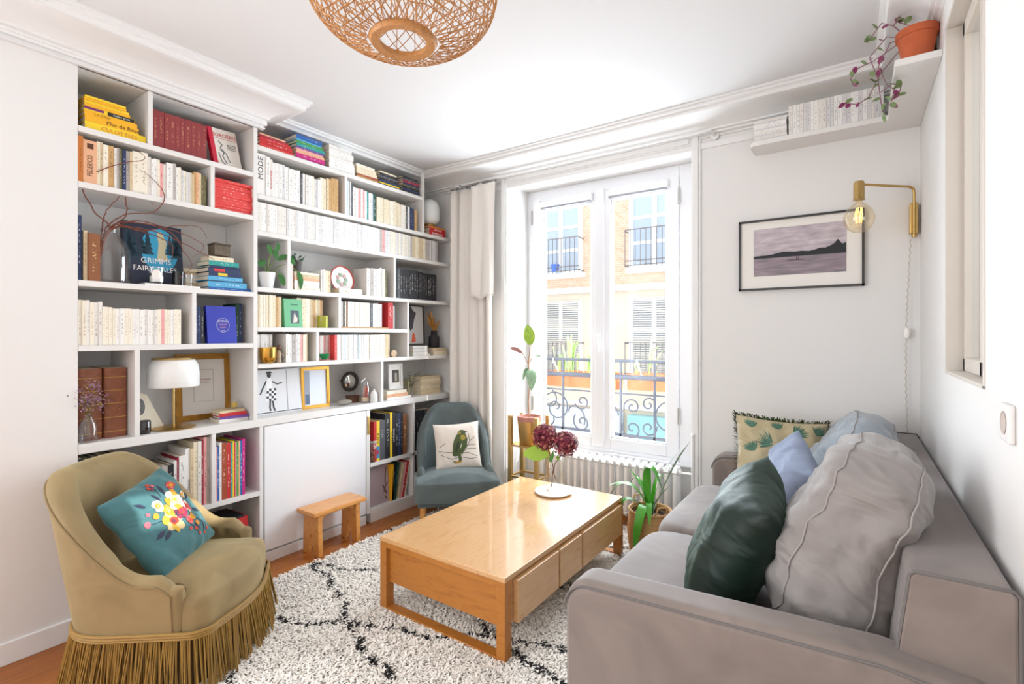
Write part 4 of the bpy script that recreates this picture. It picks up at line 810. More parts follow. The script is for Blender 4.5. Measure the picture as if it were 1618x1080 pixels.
def bmesh_book(D, W, H, lying, soft=False):
    """spine towards +x at x=0; upright: thickness W along y, height H along z. lying: H along y, thickness W along z"""
    b = MB(); c = .0016 if soft else .0024; e = .0 if soft else .0028
    def bx(x0, x1, t0, t1, h0, h1, mi): (b.box(x0, x1, h0, h1, t0, t1, mi) if lying else b.box(x0, x1, t0, t1, h0, h1, mi))
    bx(-D, 0, 0, c, 0, H, 0); bx(-D, 0, W-c, W, 0, H, 0); bx(-c, 0, c, W-c, 0, H, 0); bx(-D+e+.001, -c, c, W-c, e, H-max(e, .001), 1)
    return b
def printpos(o, W, H, lying):
    me = o.data; a = me.attributes.new('print_pos', 'FLOAT_VECTOR', 'CORNER'); r = RB.random()
    for p in me.polygons:
        on = all(abs(me.vertices[i].co.x) < 1e-5 for i in p.vertices)
        for li in p.loop_indices:
            c = me.vertices[me.loops[li].vertex_index].co; t_, h_ = (c.z/W, c.y/H) if lying else (c.y/W, c.z/H)
            a.data[li].vector = (t_, h_, r) if on else (9, 9, 9)
RB = random.Random(21)
def book(col, x, y, z, D, W, H, where, group=None, lying=False, yaw=0, tilt=0, kind='book', adj='', parts=False, ink=None, dens=.56, label=None, soft=False):
    hx, ik = COLS[col]; m = spine(hx, ink or ik, False, dens)
    if parts:
        b = bmesh_book(D, W, H, lying, soft); c1 = MB(); c2 = MB()
        c1.add(b.v[:24], b.f[:18]); c2.add(b.v[24:], [tuple(i-24 for i in q) for q in b.f[18:]])
        o = thing('book', None, None, (x, y, z)); printpos(c1.build('cover', m, o), W, H, lying); c2.build('pages', PAPER, o)
    else:
        o = bmesh_book(D, W, H, lying, soft).build('book', [m, PAPER]); o.location = (x, y, z); printpos(o, W, H, lying)
    o.rotation_euler = (tilt, 0, yaw)
    nm = NICE.get(col, col)
    o['label'] = label or ('%s %s %s' % ((adj+' '+nm).strip(), kind, where)); o['category'] = 'book'
    o['group'] = group or ('books '+where); ALLB.append(o); return o
RB = random.Random(21)
def row(z, y0, segs, where, D=.16, x=-2.985, kind='book', jit=.006, gap=.0006, soft=True):
    """upright run of books, one object each. seg = (y_end, n, colours, height[, height jitter])"""
    y = y0
    for sg in segs:
        y1, n, cols, h = sg[:4]; hj = sg[4] if len(sg) > 4 else .004
        ws = [RB.uniform(.8, 1.25) for _ in range(n)]; tot = sum(ws)
        for k in range(n):
            wd = ws[k]/tot*(y1-y); 
            c = cols[k % len(cols)] if n <= len(cols) else RB.choice(cols)
            book(c, x-RB.uniform(0, jit), sum(ws[:k])/tot*(y1-y)+y, z, D*RB.uniform(.92, 1), max(.004, wd-gap), h+RB.uniform(-hj, hj), where, kind=kind, soft=soft)
        y = y1
def stack(z, y0, items, where, x=-2.985, kind='book', parts=False, jx=.006, jy=.006, gap=.0005, yaw=.03):
    """lying stack from the bottom up. item = (colour, thickness, length along the shelf, depth[, label])"""
    zz = z; out = []
    for it in items:
        c, th, ln, dp = it[:4]
        lab = it[4] if len(it) > 4 else None
        out.append(book(c, x-RB.uniform(0, jx), y0+RB.uniform(0, jy), zz, dp, th, ln, where, lying=True, yaw=RB.uniform(-yaw, yaw), kind=kind, parts=parts, label=lab, dens=2 if lab else .6)); zz += th+gap
    return out
# ---- niche, top shelf
ys = stack(2.3745, .79, [('yellow', .036, .245, .17, 'yellow flat book titled CULOTTEES at the bottom of the yellow stack'), ('amber', .028, .215, .16, 'amber book with a handwritten black title, second from the bottom of the yellow stack'), ('amber', .022, .21, .16, 'amber book with faint lettering in the middle of the yellow stack'), ('yellow', .020, .20, .16, 'yellow book with a purple and a black label in the yellow stack'), ('amber', .014, .18, .15), ('yellow', .012, .175, .15), ('amber', .012, .165, .15), ('yellow', .010, .16, .14)], 'in the yellow stack on the top left shelf', jy=.003, yaw=.0)
text('title', 'CULOTTEES', .026, mat('orange_print', '#d9783a', .6), ys[0], RH(.0005, .135, .017), 1.05)
text('title', 'Plus de Rose', .024, BLACK, ys[1], RH(.0005, .15, .014), 1.1)
text('title', 'LA PAIX', .018, mat('ochre_print', '#a8801c', .6), ys[2], RH(.0005, .07, .011))
b = MB(); b.box(.0, .0006, .0, .075, .006, .018); b.build('purple_label', mat('purple_label', '#7a2a6a', .6), ys[3]); bl_ = MB().box(.0, .0006, .09, .198, .001, .019).build('black_label', BLACK, ys[3]); text('title', 'Cuisine au lait', .012, WHT, bl_, RH(.001, .145, .010))
row(2.3745, 1.066, [(1.328, 10, ['burgundy'], .192, .002)], 'with gilt bands on the top left shelf', kind='leather volume', jit=.003, soft=False)
def front_book(col, y, z, w, h, x, label, th=.02, lean=-.10, yaw=0, roll=0, cover=None):
    """book standing face out: cover towards +x, spine on its left"""
    o = thing('book', label, 'book', (x, y, z)); o.rotation_euler = (roll, lean, yaw)
    m = mat('cover_'+(cover or COLS[col][0]), cover or COLS[col][0], .5); b = MB(); b.box(-.002, 0, 0, w, 0, h); b.box(-th, -th+.002, 0, w, 0, h); b.box(-th+.002, -.002, 0, .002, 0, h); b.build('cover', m, o); MB().box(-th+.002, -.002, .002, w-.002, .002, h-.002).build('pages', PAPER, o)
    return o
f = front_book('white', 1.385, 2.3745, .17, .225, -3.02, 'white book titled SORCIERES with red lettering, standing face out', th=.022, lean=-.16, yaw=.12, roll=.10, cover='#e9e2d8')
MB().box(-.024, .0006, -.0008, .026, 0, .225).build('spine_strip', mat('red_cover', '#c81e3c', .5), f)
text('title', 'SORCIÈRES', .031, mat('red_print', '#c8202c', .6), f, RH(.0008, .095, .185), .95); b = MB(); b.box(0, .0007, .032, .165, .165, .167); b.build('rule', mat('red_print', '#c8202c', .6), f)
b = MB()
for q in ([(.05, .15), (.07, .13), (.055, .11), (.075, .09), (.06, .06), (.08, .02)], [(.05, .1), (.085, .08), (.1, .03)], [(.04, .08), (.05, .03), (.07, .01)]):
    L_, R_ = stroke(q, .004)
    for i in range(len(q)-1): b.add([(.0008, *L_[i]), (.0008, *L_[i+1]), (.0008, *R_[i+1]), (.0008, *R_[i])], [(0, 1, 2, 3)])
for k in range(4): b.box(0, .0007, .1, .155, .135-k*.009, .139-k*.009)
b.build('cover_drawing', mat('grey_ink', '#7c7a7c', .7), f)
# ---- niche, second shelf
W = 'in the niche on the second shelf'
row(2.1155, .766, [(.786, 1, ['orange'], .214), (.838, 1, ['peach'], .206), (.862, 2, ['cream', 'sand'], .206), (.882, 1, ['ivory'], .20), (.905, 1, ['tan'], .205), (.928, 2, ['offwhite', 'grey'], .204), (.938, 1, ['olive'], .204), (.954, 1, ['navy'], .205), (.982, 2, ['grey', 'sand'], .204), (1.048, 2, ['ivory', 'ivory'], .212), (1.10, 4, ['offwhite', 'white', 'white', 'ivory'], .195, .01), (1.13, 2, ['pink', 'offwhite'], .18), (1.16, 1, ['white'], .195), (1.176, 1, ['grey'], .2), (1.20, 2, ['white', 'ivory'], .182), (1.225, 2, ['palegrey', 'ivory'], .172), (1.262, 4, ['offwhite', 'palegrey', 'ivory', 'sand'], .165), (1.30, 3, ['tan', 'peach', 'sand'], .175, .008), (1.325, 2, ['olive', 'olive'], .172)], W)
for o in ALLB:
    if abs(o.location.y-.786) < .003 and abs(o.location.z-2.1155) < .001: text('title', 'FEDERICO', .030, mat('dark_brown_print', '#5a3620', .6), o, RV(.0006, .026, .085), .72); b = MB(); b.box(0, .0006, .014, .038, .165, .19); b.build('spine_portrait', mat('dark_brown_print', '#5a3620', .6), o)
stack(2.1155, 1.368, [('coral', .0155, .21, .16)]*11, 'in the red pile right of the niche row', kind='paperback', jx=.004, jy=.004)
# ---- niche, third shelf
book('navy', -2.99, .766, 1.6555, .18, .015, .305, 'at the far left of the glass jar shelf', group='books left of the jar'); book('sand', -2.985, .787, 1.6555, .2, .014, .235, 'left of the glass jar', group='books left of the jar'); book('brown', -2.975, .803, 1.6555, .2, .044, .225, 'left of the glass jar', group='books left of the jar', adj='leather', soft=False)
f = front_book('navy', .985, 1.6555, .275, .345, -3.10, 'tall dark blue book titled GRIMMS FAIRY TALES standing face out', th=.035, lean=-.12, cover='#222c42')
b = MB(); o_ = [(.165+.088*math.cos(2*PI*i/24), .205+.105*math.sin(2*PI*i/24)*1.15) for i in range(24)]; b.add([(.0006, max(.002, min(.273, y)), z) for y, z in o_], [tuple(range(24))], 0)
b.add([(.0009, y, z) for y, z in ((.15, .15), (.205, .15), (.19, .2), (.2, .25), (.175, .31), (.155, .3), (.16, .24))], [tuple(range(7))], 2)
rn = random.Random(6)
for k in range(9):
    y = [.02, .05, .085, .235, .255, .215, .03, .11, .245][k]; h = rn.uniform(.08, .16); z = .15+rn.uniform(-.02, .05)
    for q in range(5): zz = z+h*q/5; ww = .026*(1-q/5)+.003; b.add([(.0012, max(.001, y-ww), zz), (.0012, min(.274, y+ww), zz), (.0012, y, zz+h*.36)], [(0, 1, 2)], 1)
b.build('cover_art', [mat('night_cyan', '#2f9cc4', .5), mat('tree_teal', '#1c3a4a', .6), mat('pale_figure', '#c8bd9a', .6)], f)
text('title', 'GRIMMS', .042, WHT, f, RH(.0016, .145, .142), .95); text('title', 'FAIRY TALES', .040, WHT, f, RH(.0016, .14, .098), .92)
t = thing('glass_jar', 'big clear demijohn bottle holding bare twisted branches', 'bottle', (-3.06, .905, 1.6555)); MB().lathe([(.0001, 0), (.082, 0), (.088, .01), (.088, .165), (.075, .205), (.045, .235), (.034, .245), (.034, .262), (.04, .268), (.036, .268), (.030, .246), (.072, .2), (.085, .164), (.085, .012), (.0001, .008)], 36).build('glass', GLASS, t, 60)
t = thing('willow_branches', 'bare red-brown corkscrew willow branches arching out of the glass bottle', 'branches', (-3.06, .905, 1.67)); rn = random.Random(12)
for i, P_ in enumerate([[(0, -.07, .02), (.01, -.03, .16), (.0, -.01, .26), (.07, .05, .33), (.10, .16, .36), (.09, .21, .46), (.08, .15, .54), (.09, .10, .56)], [(.0, -.06, .01), (.0, -.03, .15), (.0, .01, .25), (.05, .10, .31), (.08, .22, .29), (.09, .36, .25), (.09, .40, .21), (.08, .35, .15)], [(.02, -.05, .03), (.01, -.03, .18), (.02, 0, .26), (.04, -.07, .33), (.06, -.12, .43), (.07, -.08, .5), (.09, .04, .58), (.1, .12, .62), (.1, .08, .66)], [(-.01, -.06, .03), (0, -.01, .24), (.05, .08, .30), (.08, .24, .27), (.1, .30, .17), (.09, .34, .10), (.08, .28, .03)], [(0, -.06, .04), (.0, -.02, .2), (.03, .02, .28), (.06, .12, .26), (.09, .27, .31), (.09, .38, .32), (.08, .42, .27)], [(0, -.05, .04), (.01, -.03, .24), (.04, -.02, .34), (.05, .03, .42), (.04, .04, .5)], [(0, -.05, .04), (.0, 0, .24), (.04, .06, .33), (.07, .05, .42), (.07, .12, .45), (.06, .17, .40)], [(0, -.05, .04), (.02, 0, .25), (.06, .14, .27), (.09, .3, .22), (.1, .43, .16), (.1, .45, .15)], [(0, -.06, .04), (.0, -.03, .2), (.03, .04, .27), (.06, .19, .24), (.08, .25, .2), (.09, .24, .12)]]):
    Q = []; 
    for i_, (a, c) in enumerate(zip(P_, P_[1:])):
        z_, e = P_[max(0, i_-1)], P_[min(len(P_)-1, i_+2)]
        for k in range(6): q = k/6; j = .0022; Q.append(tuple(.5*(2*a[d]+(c[d]-z_[d])*q+(2*z_[d]-5*a[d]+4*c[d]-e[d])*q*q+(3*a[d]-z_[d]-3*c[d]+e[d])*q**3)+rn.uniform(-j, j) for d in range(3)))
    Q.append(P_[-1]); n = len(Q); MB().tube(Q, [.0042*(1-.75*k/n) for k in range(n)], 6).build('branch', mat('willow_bark', '#7a4434', .7), t, True)
s_ = stack(1.6555, 1.03, [('white', .009, .26, .12, 'thin white book lying under the candle glasses')], 'x', x=-2.975, jx=0, jy=0, yaw=0)
t = thing('candle_glass', 'clear candle glass with a white round badge before the fairy tale book', 'candle', (-3.03, 1.10, 1.666)); MB().lathe([(.0001, 0), (.034, 0), (.037, .09), (.034, .09), (.031, .01), (.0001, .01)], 24).build('glass', GLASS, t, 50); MB().lathe([(.0001, 0), (.03, 0), (.03, .03), (.0001, .03)], 20, (0, 0, .012)).build('wax', WHT, t, 50)
b = MB(); b.add([(.0375*math.cos(-.35+.022*math.cos(a)/.037), .0375*math.sin(-.35+.022*math.cos(a)/.037), .048+.026*math.sin(a)) for a in [2*PI*i/18 for i in range(18)]], [tuple(range(18))]); b.build('badge', WHT, t)
t = thing('candle_glass', 'black candle jar with an amber label before the fairy tale book', 'candle', (-3.02, 1.20, 1.666)); MB().lathe([(.0001, 0), (.027, 0), (.029, .075), (.026, .075), (.024, .01), (.0001, .01)], 22).build('glass', mat('black_glass', '#15151a', .1), t, 50)
t = thing('candle_glass', 'small clear shot glass right of the black candle jar', 'glass', (-3.03, 1.255, 1.6655)); MB().lathe([(.0001, 0), (.017, 0), (.021, .07), (.019, .07), (.015, .006), (.0001, .006)], 20).build('glass', GLASS, t, 50)
stack(1.6555, 1.26, [('ivory', .022, .17, .14), ('sand', .02, .165, .14), ('ivory', .022, .16, .13), ('offwhite', .02, .15, .13), ('sand', .018, .14, .12), ('cream', .02, .13, .12)], 'in the cream pile behind the blue stack', x=-3.14, yaw=.05)
bs_ = stack(1.6555, 1.335, [('blue', .016, .235, .17), ('skyblue', .032, .215, .17), ('navy', .004, .205, .17), ('skyblue', .024, .195, .16), ('navy', .024, .18, .15, 'navy paperback with a yellow label in the blue stack'), ('navy', .024, .178, .15, 'navy paperback with a red label in the blue stack'), ('navy', .010, .172, .15, 'thin plain navy book in the blue stack'), ('teal', .026, .165, .15), ('cream', .026, .135, .11)], 'in the blue stack on the third shelf', jx=.012, jy=.012)
MB().box(0, .0006, .05, .10, .004, .020).build('label', mat('yellow_label', '#e8c93a', .6), bs_[4]); MB().box(0, .0006, .03, .09, .004, .020).build('label', mat('red_label', '#cf3a3a', .6), bs_[5])
t = thing('tin_box', 'small weathered brown tin box on top of the blue book stack', 'box', (-3.06, 1.43, 1.6555+.201)); MB().box(-.04, .04, -.045, .045, 0, .062).build('body', mat('old_tin', '#6b5f50', .5, .3, var=.3, vs=30), t, bevel=.003); MB().box(-.043, .043, -.048, .048, .062, .072).build('lid', mat('old_tin_lid', '#54483c', .5, .3), t, bevel=.002)
# ---- niche, fourth shelf
row(1.3505, .768, [(.86, 6, ['white', 'offwhite', 'ivory'], .208, .006), (.90, 3, ['ivory', 'offwhite'], .185), (1.09, 12, ['ivory', 'offwhite', 'white'], .178, .002), (1.20, 7, ['ivory', 'white', 'pink', 'cream'], .184, .002)], 'in the long white row on the fourth niche shelf', kind='paperback')
W = 'beside the blue diary'
row(1.3505, 1.27, [(1.298, 2, ['navy', 'navy'], .205), (1.315, 1, ['black'], .18)], W); row(1.3505, 1.515, [(1.553, 2, ['darkgreen', 'navy'], .235)], W+', right side', x=-3.04)
f = front_book('blue', 1.335, 1.3505, .165, .215, -2.99, 'cobalt blue diary with a round silver emblem, standing face out', th=.03, lean=-.10, yaw=.03, cover='#2a36a8')
b = MB(); b.tube([(.001, .088+.035*math.cos(a), .105+.040*math.sin(a)) for a in [2*PI*i/24 for i in range(24)]], .0008, 4, closed=True); b.build('emblem', WHT, f)
text('title', 'JOURNAL', .013, WHT, f, RH(.0008, .088, .128)); text('title', 'THERAPY', .012, mat('rose_print', '#d9a0a8', .6), f, RH(.0008, .088, .108)); text('title', 'DIARY', .012, mat('rose_print', '#d9a0a8', .6), f, RH(.0008, .088, .092)); text('title', 'un an', .010, WHT, f, RH(.0008, .088, .074))
# ---- niche, counter level
for y, l in ((.785, 'left'), (.886, 'right')):
    o = thing('leather_volume', '%s one of the two huge old brown leather volumes on the counter' % ('left' if l == 'left' else 'right'), 'book', (-2.995, y, .8885), group='old leather volumes')
    m_ = mat('old_leather', '#8a5238', .55, var=.22, vs=25, bump=.08, bs=40); rr = [(-.006*(1-math.cos(a)) if False else .012*math.sin(a)-.012, .0475-.0475*math.cos(a)) for a in [PI*i/8 for i in range(9)]]
    b = MB(); b.prism([(-.22, 0), *[(x+.004, yy*.98) for x, yy in rr], (-.22, .093)], 'z', 0, .345); b.build('binding', m_, o, 50); MB().box(-.218, -.02, .006, .087, .345, .3455).build('pages', PAPER, o)
    for z in (.03, .10, .17, .235, .30): MB().tube([(x+.0045, yy*.98, z) for x, yy in rr], .0022, 5).build('band', mat('gilt', '#c89a58', .4, .6), o, True)
    b = MB(); 
    for dy, dz in ((-.010, 0), (0, .012), (.010, 0)): b.sphere((.0045, .0465+dy, .14+dz), .0025, 6)
    b.build('gilt_ornament', mat('gilt', '#c89a58', .4, .6), o, True)
t = thing('bud_vase', 'clear glass bottle vase at the left end of the counter', 'vase', (-2.998, .815, .8885)) if False else thing('bud_vase', 'clear glass bottle vase in front of the leather volumes', 'vase', (-2.925, .80, .8885))
MB().lathe([(.0001, 0), (.034, 0), (.037, .006), (.037, .07), (.030, .095), (.016, .115), (.0145, .125), (.018, .13), (.016, .13), (.0125, .124), (.0285, .092), (.0345, .07), (.0345, .01), (.0001, .007)], 28).build('glass', GLASS, t, 60)
t.location = (-3.012, .812, .8885)
for o in list(bpy.data.objects):
    if o.name.startswith('leather_volume') and o.parent is None: o.location.x = -3.052
t = thing('dried_flowers', 'dried mauve statice flowers in the clear bottle vase', 'flowers', (-3.012, .812, .90)); rn = random.Random(3); b = MB(); bl2 = MB()
for k in range(16):
    a = rn.uniform(0, 6.28); r = rn.uniform(.02, .085); h = rn.uniform(.17, .27); e = Vector((r*math.cos(a)*.6+.02, r*math.sin(a)*.8, h)); b.tube(bez((0, 0, .01), (0, 0, .14), e, 6), .0011, 4)
    for q in range(26): c = e+Vector((rn.gauss(0, .016), rn.gauss(0, .016), rn.gauss(-.004, .018))); d = Vector((rn.uniform(-1, 1), rn.uniform(-1, 1), rn.uniform(-1, 1))).normalized()*.005; u_ = d.orthogonal().normalized()*.004; bl2.add([c-d, c+u_, c+d, c-u_], [(0, 1, 2, 3)], rn.choice((0, 0, 0, 1, 2)))
b.build('stem', mat('dry_stem', '#7c6a42', .9), t, True); tag(bl2.build('blossom', [mat('mauve_bloom', '#9c7a98', .9), mat('dusty_pink', '#b99a9c', .9), mat('dry_yellow', '#a08a4a', .9)], t), kind='stuff')
t = thing('table_lamp', 'white pleated mushroom table lamp with a brass foot on the counter', 'lamp', (-3.08, 1.20, .8885))
MB().lathe([(.0001, 0), (.10, 0), (.105, .006), (.09, .012), (.03, .018), (.0001, .018)], 36, sx=1).build('base', BRASS, t, 50); MB().cyl((0, 0, .015), (0, 0, .36), .006, 12).build('stem', BRASS, t, True)
MB().lathe([(.118, .228), (.120, .232), (.120, .30), (.114, .345), (.095, .378), (.092, .380), (.110, .344), (.116, .30), (.116, .232), (.118, .228)], 96, flute=.012, nf=48).build('shade', mat('opal_glass', '#f1f0ee', .35), t, 60)
MB().lathe([(.0001, .376), (.10, .376), (.103, .380), (.100, .386), (.0001, .388)], 36).build('cap', BRASS, t, 50)
def frame(name, label, cat, y0, y1, z0, z1, x, fw, fm, mount=None, lean=-.06, th=.016, yaw=0, inner=None):
    o = thing(name, label, cat, (x, (y0+y1)/2, z0)); o.rotation_euler = (0, lean, yaw); w_ = (y1-y0)/2; h = z1-z0; b = MB()
    b.box(-th, 0, -w_, w_, 0, fw); b.box(-th, 0, -w_, w_, h-fw, h); b.box(-th, 0, -w_, -w_+fw, fw, h-fw); b.box(-th, 0, w_-fw, w_, fw, h-fw)
    if fw > .014:
        for q in (fw*.35, fw*.85): b.tube([(0, -w_+q, q), (0, w_-q, q), (0, w_-q, h-q), (0, -w_+q, h-q)], .0022, 6, 0, True)
    b.build('frame', fm, o, bevel=.0015); MB().box(-th+.002, -th+.008, -w_+fw, w_-fw, fw, h-fw).build('mount', mount or mat('mount_board', '#ece8e2', .9), o); o['_i'] = 0; del o['_i']; return o
GF = mat('antique_gold', '#b07f34', .4, .6, var=.2, vs=20)
f = frame('framed_picture', 'wide gold picture frame with a small print, behind the table lamp', 'picture', 1.275, 1.585, .8885, 1.285, -3.235, .034, GF)
b = MB(); b.tube([(-.006, -.055, .11), (-.006, .055, .11), (-.006, .055, .30), (-.006, -.055, .30)], .0008, 4, 0, True); o_ = b.build('print_border', mat('grey_ink', '#7c7a7c', .7), f); text('caption', 'EXPOSITION', .014, mat('faded_red_print', '#b0807c', .7), f, RH(-.006, 0, .24)); text('caption', 'D ART MODERNE', .008, mat('grey_ink', '#7c7a7c', .7), f, RH(-.006, 0, .225))
t = thing('portrait_card', 'cream card with an oval portrait leaning left of the table lamp', 'card', (-3.10, 1.015, .8885)); t.rotation_euler = (0, -.10, .05); MB().prism([(0, 0), (.155, 0), (.075, .19), (.02, .22), (0, .22)], 'x', -.004, 0).build('card', mat('aged_card', '#ddd3bf', .8), t); b = MB(); b.add([(.0006, .04+.024*math.cos(a), .13+.045*math.sin(a)) for a in [2*PI*i/20 for i in range(20)]], [tuple(range(20))]); b.build('portrait', mat('sepia_grey', '#6c6a6c', .7, var=.4, vs=40), t); MB().box(-.002, .001, .012, .045, .22, .25).build('red_tab', mat('red_tab', '#d0523a', .7), t)
t = thing('candle_jar', 'small dark brown candle jar in front of the portrait card', 'candle', (-3.035, 1.045, .8885)); MB().lathe([(.0001, 0), (.029, 0), (.031, .005), (.031, .062), (.028, .066), (.026, .062), (.026, .01), (.0001, .01)], 26).build('glass', mat('dark_amber_glass', '#241a1c', .08, coat=.5), t, 50); MB().lathe([(.0001, 0), (.025, 0), (.025, .04), (.0001, .04)], 20, (0, 0, .012)).build('wax', mat('brown_wax', '#7a4a2c', .5), t, 50)
so_ = stack(.8885, 1.41, [('offwhite', .019, .165, .13, 'off-white paperback at the bottom of the small pile by the gold frame'), ('purple', .015, .160, .12, 'purple-spined paperback in the small pile by the gold frame'), ('red', .018, .150, .12, 'red-spined paperback in the small pile by the gold frame'), ('sand', .014, .145, .115, 'pink-beige paperback on top of the small pile by the gold frame')], 'x', x=-3.02, parts=True, yaw=.12)
t = thing('candle_glass', 'tiny clear glass with yellow wax on the small pile by the gold frame', 'candle', (-3.08, 1.525, .8885+.069)); MB().lathe([(.0001, 0), (.021, 0), (.023, .052), (.021, .052), (.019, .006), (.0001, .006)], 20).build('glass', GLASS, t, 50); MB().lathe([(.0001, 0), (.018, 0), (.018, .03), (.0001, .03)], 16, (0, 0, .007)).build('wax', mat('yellow_wax', '#c9a93c', .5), t, 50)
# ---- niche, base shelving
W = 'on the base shelf behind the olive armchair'
row(.4535, 1.11, [(1.165, 2, ['grey', 'black'], .26), (1.18, 1, ['white'], .27), (1.19, 1, ['crimson'], .285), (1.222, 1, ['white'], .295), (1.262, 2, ['white', 'sand'], .325), (1.302, 2, ['cream', 'offwhite'], .355), (1.312, 1, ['crimson'], .36), (1.345, 2, ['pink', 'grey'], .372)], W, D=.22, kind='large book', soft=False)
for o in ALLB[-9:]:
    if abs(o.location.y-1.222) < .03 and 'sand' not in o['label'] and o.dimensions.z > .31: text('title', 'Dessin', .022, mat('grey_ink', '#7c7a7c', .7), o, RV(.0006, .016, .13)); break
row(.4535, 1.372, [(1.395, 2, ['pink', 'blue'], .31), (1.408, 1, ['white'], .325), (1.437, 1, ['rust'], .32), (1.458, 1, ['red'], .322), (1.469, 1, ['teal'], .322), (1.478, 1, ['yellow'], .322), (1.491, 2, ['red', 'pink'], .322), (1.503, 1, ['green'], .322), (1.512, 1, ['peach'], .322), (1.525, 1, ['blue'], .322), (1.541, 1, ['magenta'], .325)], 'in the rainbow row of thin albums', D=.24, kind='album', soft=False, jit=.002)
stack(.0935, 1.32, [('red', .11, .26, .2, 'thick red box with a beige grid, lowest in the red pile'), ('red', .035, .25, .2), ('red', .04, .245, .2), ('red', .035, .24, .2), ('black', .012, .22, .2)], 'in the red pile under the rainbow albums', x=-2.99, yaw=.05, kind='box file')
stack(.0935, 1.14, [('crimson', .05, .17, .2), ('magenta', .02, .16, .2), ('crimson', .15, .16, .2), ('magenta', .03, .15, .18), ('white', .01, .13, .18)], 'beside the red pile, behind the armchair', x=-2.99, kind='flat book')
W = 'at the left end of the lowest base shelf'
row(.0935, .768, [(.79, 1, ['grey'], .33), (.81, 1, ['crimson'], .34), (.83, 1, ['white'], .33), (.85, 1, ['black'], .335), (.90, 2, ['black', 'darkgrey'], .33)], W, D=.22, kind='large book')
row(.4535, .768, [(.93, 6, ['black', 'darkgrey', 'black', 'grey', 'black'], .36)], 'under the left end of the counter', D=.2)
# ================================================================ right-hand bookcase
stack(2.5485, 1.625, [('coral', .02, .225, .15), ('red', .024, .21, .15), ('red', .018, .20, .15), ('crimson', .012, .19, .14), ('peach', .008, .17, .13)], 'in the red stack at the left of the highest shelf', jx=.004)
stack(2.5485, 1.87, [('purple', .008, .225, .16), ('magenta', .03, .21, .15), ('peach', .018, .205, .15), ('pink', .012, .2, .15), ('purple', .012, .2, .14), ('teal', .02, .205, .16), ('green', .018, .20, .15), ('skyblue', .012, .19, .15), ('blue', .026, .19, .15)], 'in the multicoloured stack on the highest shelf')
stack(2.5485, 2.115, [('white', .022, .21, .15), ('white', .02, .21, .15), ('white', .02, .21, .15), ('white', .018, .205, .15), ('offwhite', .018, .2, .15), ('white', .02, .2, .15), ('white', .018, .2, .15), ('offwhite', .014, .19, .14), ('white', .014, .185, .14)], 'in the white stack on the highest shelf', jx=.003, jy=.003)
stack(2.5485, 2.345, [('tan', .018, .195, .14), ('rust', .014, .19, .14), ('cream', .026, .185, .14), ('cream', .024, .18, .14), ('ivory', .02, .17, .13)], 'in the cream stack on the highest shelf')
stack(2.5485, 2.56, [('navy', .012, .215, .15), ('yellow', .010, .2, .15), ('navy', .016, .2, .14), ('black', .018, .19, .14), ('darkgrey', .018, .185, .14), ('black', .018, .185, .14), ('cream', .012, .17, .13)], 'in the left dark stack on the highest shelf')
stack(2.5485, 2.795, [('black', .02, .19, .14), ('navy', .016, .19, .14), ('black', .016, .19, .14), ('olive', .01, .18, .14), ('navy', .016, .18, .14), ('crimson', .018, .18, .14), ('darkgrey', .016, .175, .14), ('black', .014, .17, .13)], 'in the right dark stack on the highest shelf')
W = 'on the shelf of tall white books'
row(2.2535, 1.612, [(1.668, 1, ['white'], .252, 0), (1.695, 1, ['white'], .245), (1.712, 1, ['offwhite'], .235), (1.795, 4, ['white', 'palegrey', 'white'], .222, .002), (1.90, 4, ['white', 'white', 'offwhite'], .215, .004), (1.918, 1, ['darkgrey'], .205), (2.0, 4, ['white', 'ivory', 'offwhite'], .205, .005), (2.05, 2, ['palegrey', 'white'], .195), (2.095, 2, ['ivory', 'cream'], .212), (2.135, 2, ['sand', 'tan'], .222), (2.19, 2, ['tan', 'tan'], .235)], W)
md = ALLB[-24]
for o in ALLB:
    if abs(o.location.y-1.612) < .002 and abs(o.location.z-2.2535) < .001: text('title', 'MODE', .045, BLACK, o, RV(.0006, .026, .165), 1.1); o['label'] = 'widest white book titled MODE at the left end of its shelf'
    if abs(o.location.y-1.695) < .002 and abs(o.location.z-2.2535) < .001: text('title', 'EN GRANDE PRESSE', .013, mat('red_print', '#c8202c', .6), o, RV(.0006, .008, .11)); o['label'] = 'off-white book with red and black lettering near the MODE book'
W = 'on the shelf left of the white lamp'
row(2.2535, 2.256, [(2.275, 1, ['paleblue'], .25), (2.298, 2, ['white', 'palegrey'], .245), (2.318, 1, ['darkgrey'], .235), (2.44, 6, ['white', 'offwhite', 'pink', 'white'], .215, .006), (2.455, 1, ['teal'], .21), (2.50, 3, ['white', 'offwhite', 'paleblue'], .205), (2.53, 1, ['darkgreen'], .21), (2.76, 12, ['cream', 'ivory', 'cream'], .195, .003), (2.83, 4, ['ivory', 'white', 'cream'], .185), (2.85, 1, ['darkgrey'], .18), (2.875, 1, ['white'], .182), (2.925, 2, ['navy', 'navy'], .18), (2.95, 1, ['tan'], .178)], W)
W = 'in the long third row of paperbacks'
row(2.0305, 1.612, [(2.15, 26, ['white', 'offwhite', 'white', 'palegrey'], .178, .001), (2.56, 20, ['white', 'palegrey', 'white', 'white'], .178, .001), (2.61, 2, ['grey', 'pink'], .178), (2.86, 14, ['offwhite', 'palegrey', 'ivory'], .178, .001), (2.90, 2, ['offwhite', 'grey'], .178), (3.05, 9, ['cream', 'sand', 'cream'], .178, .001), (3.20, 11, ['grey', 'palegrey'], .176, .001)], W, kind='slim paperback', jit=.003)
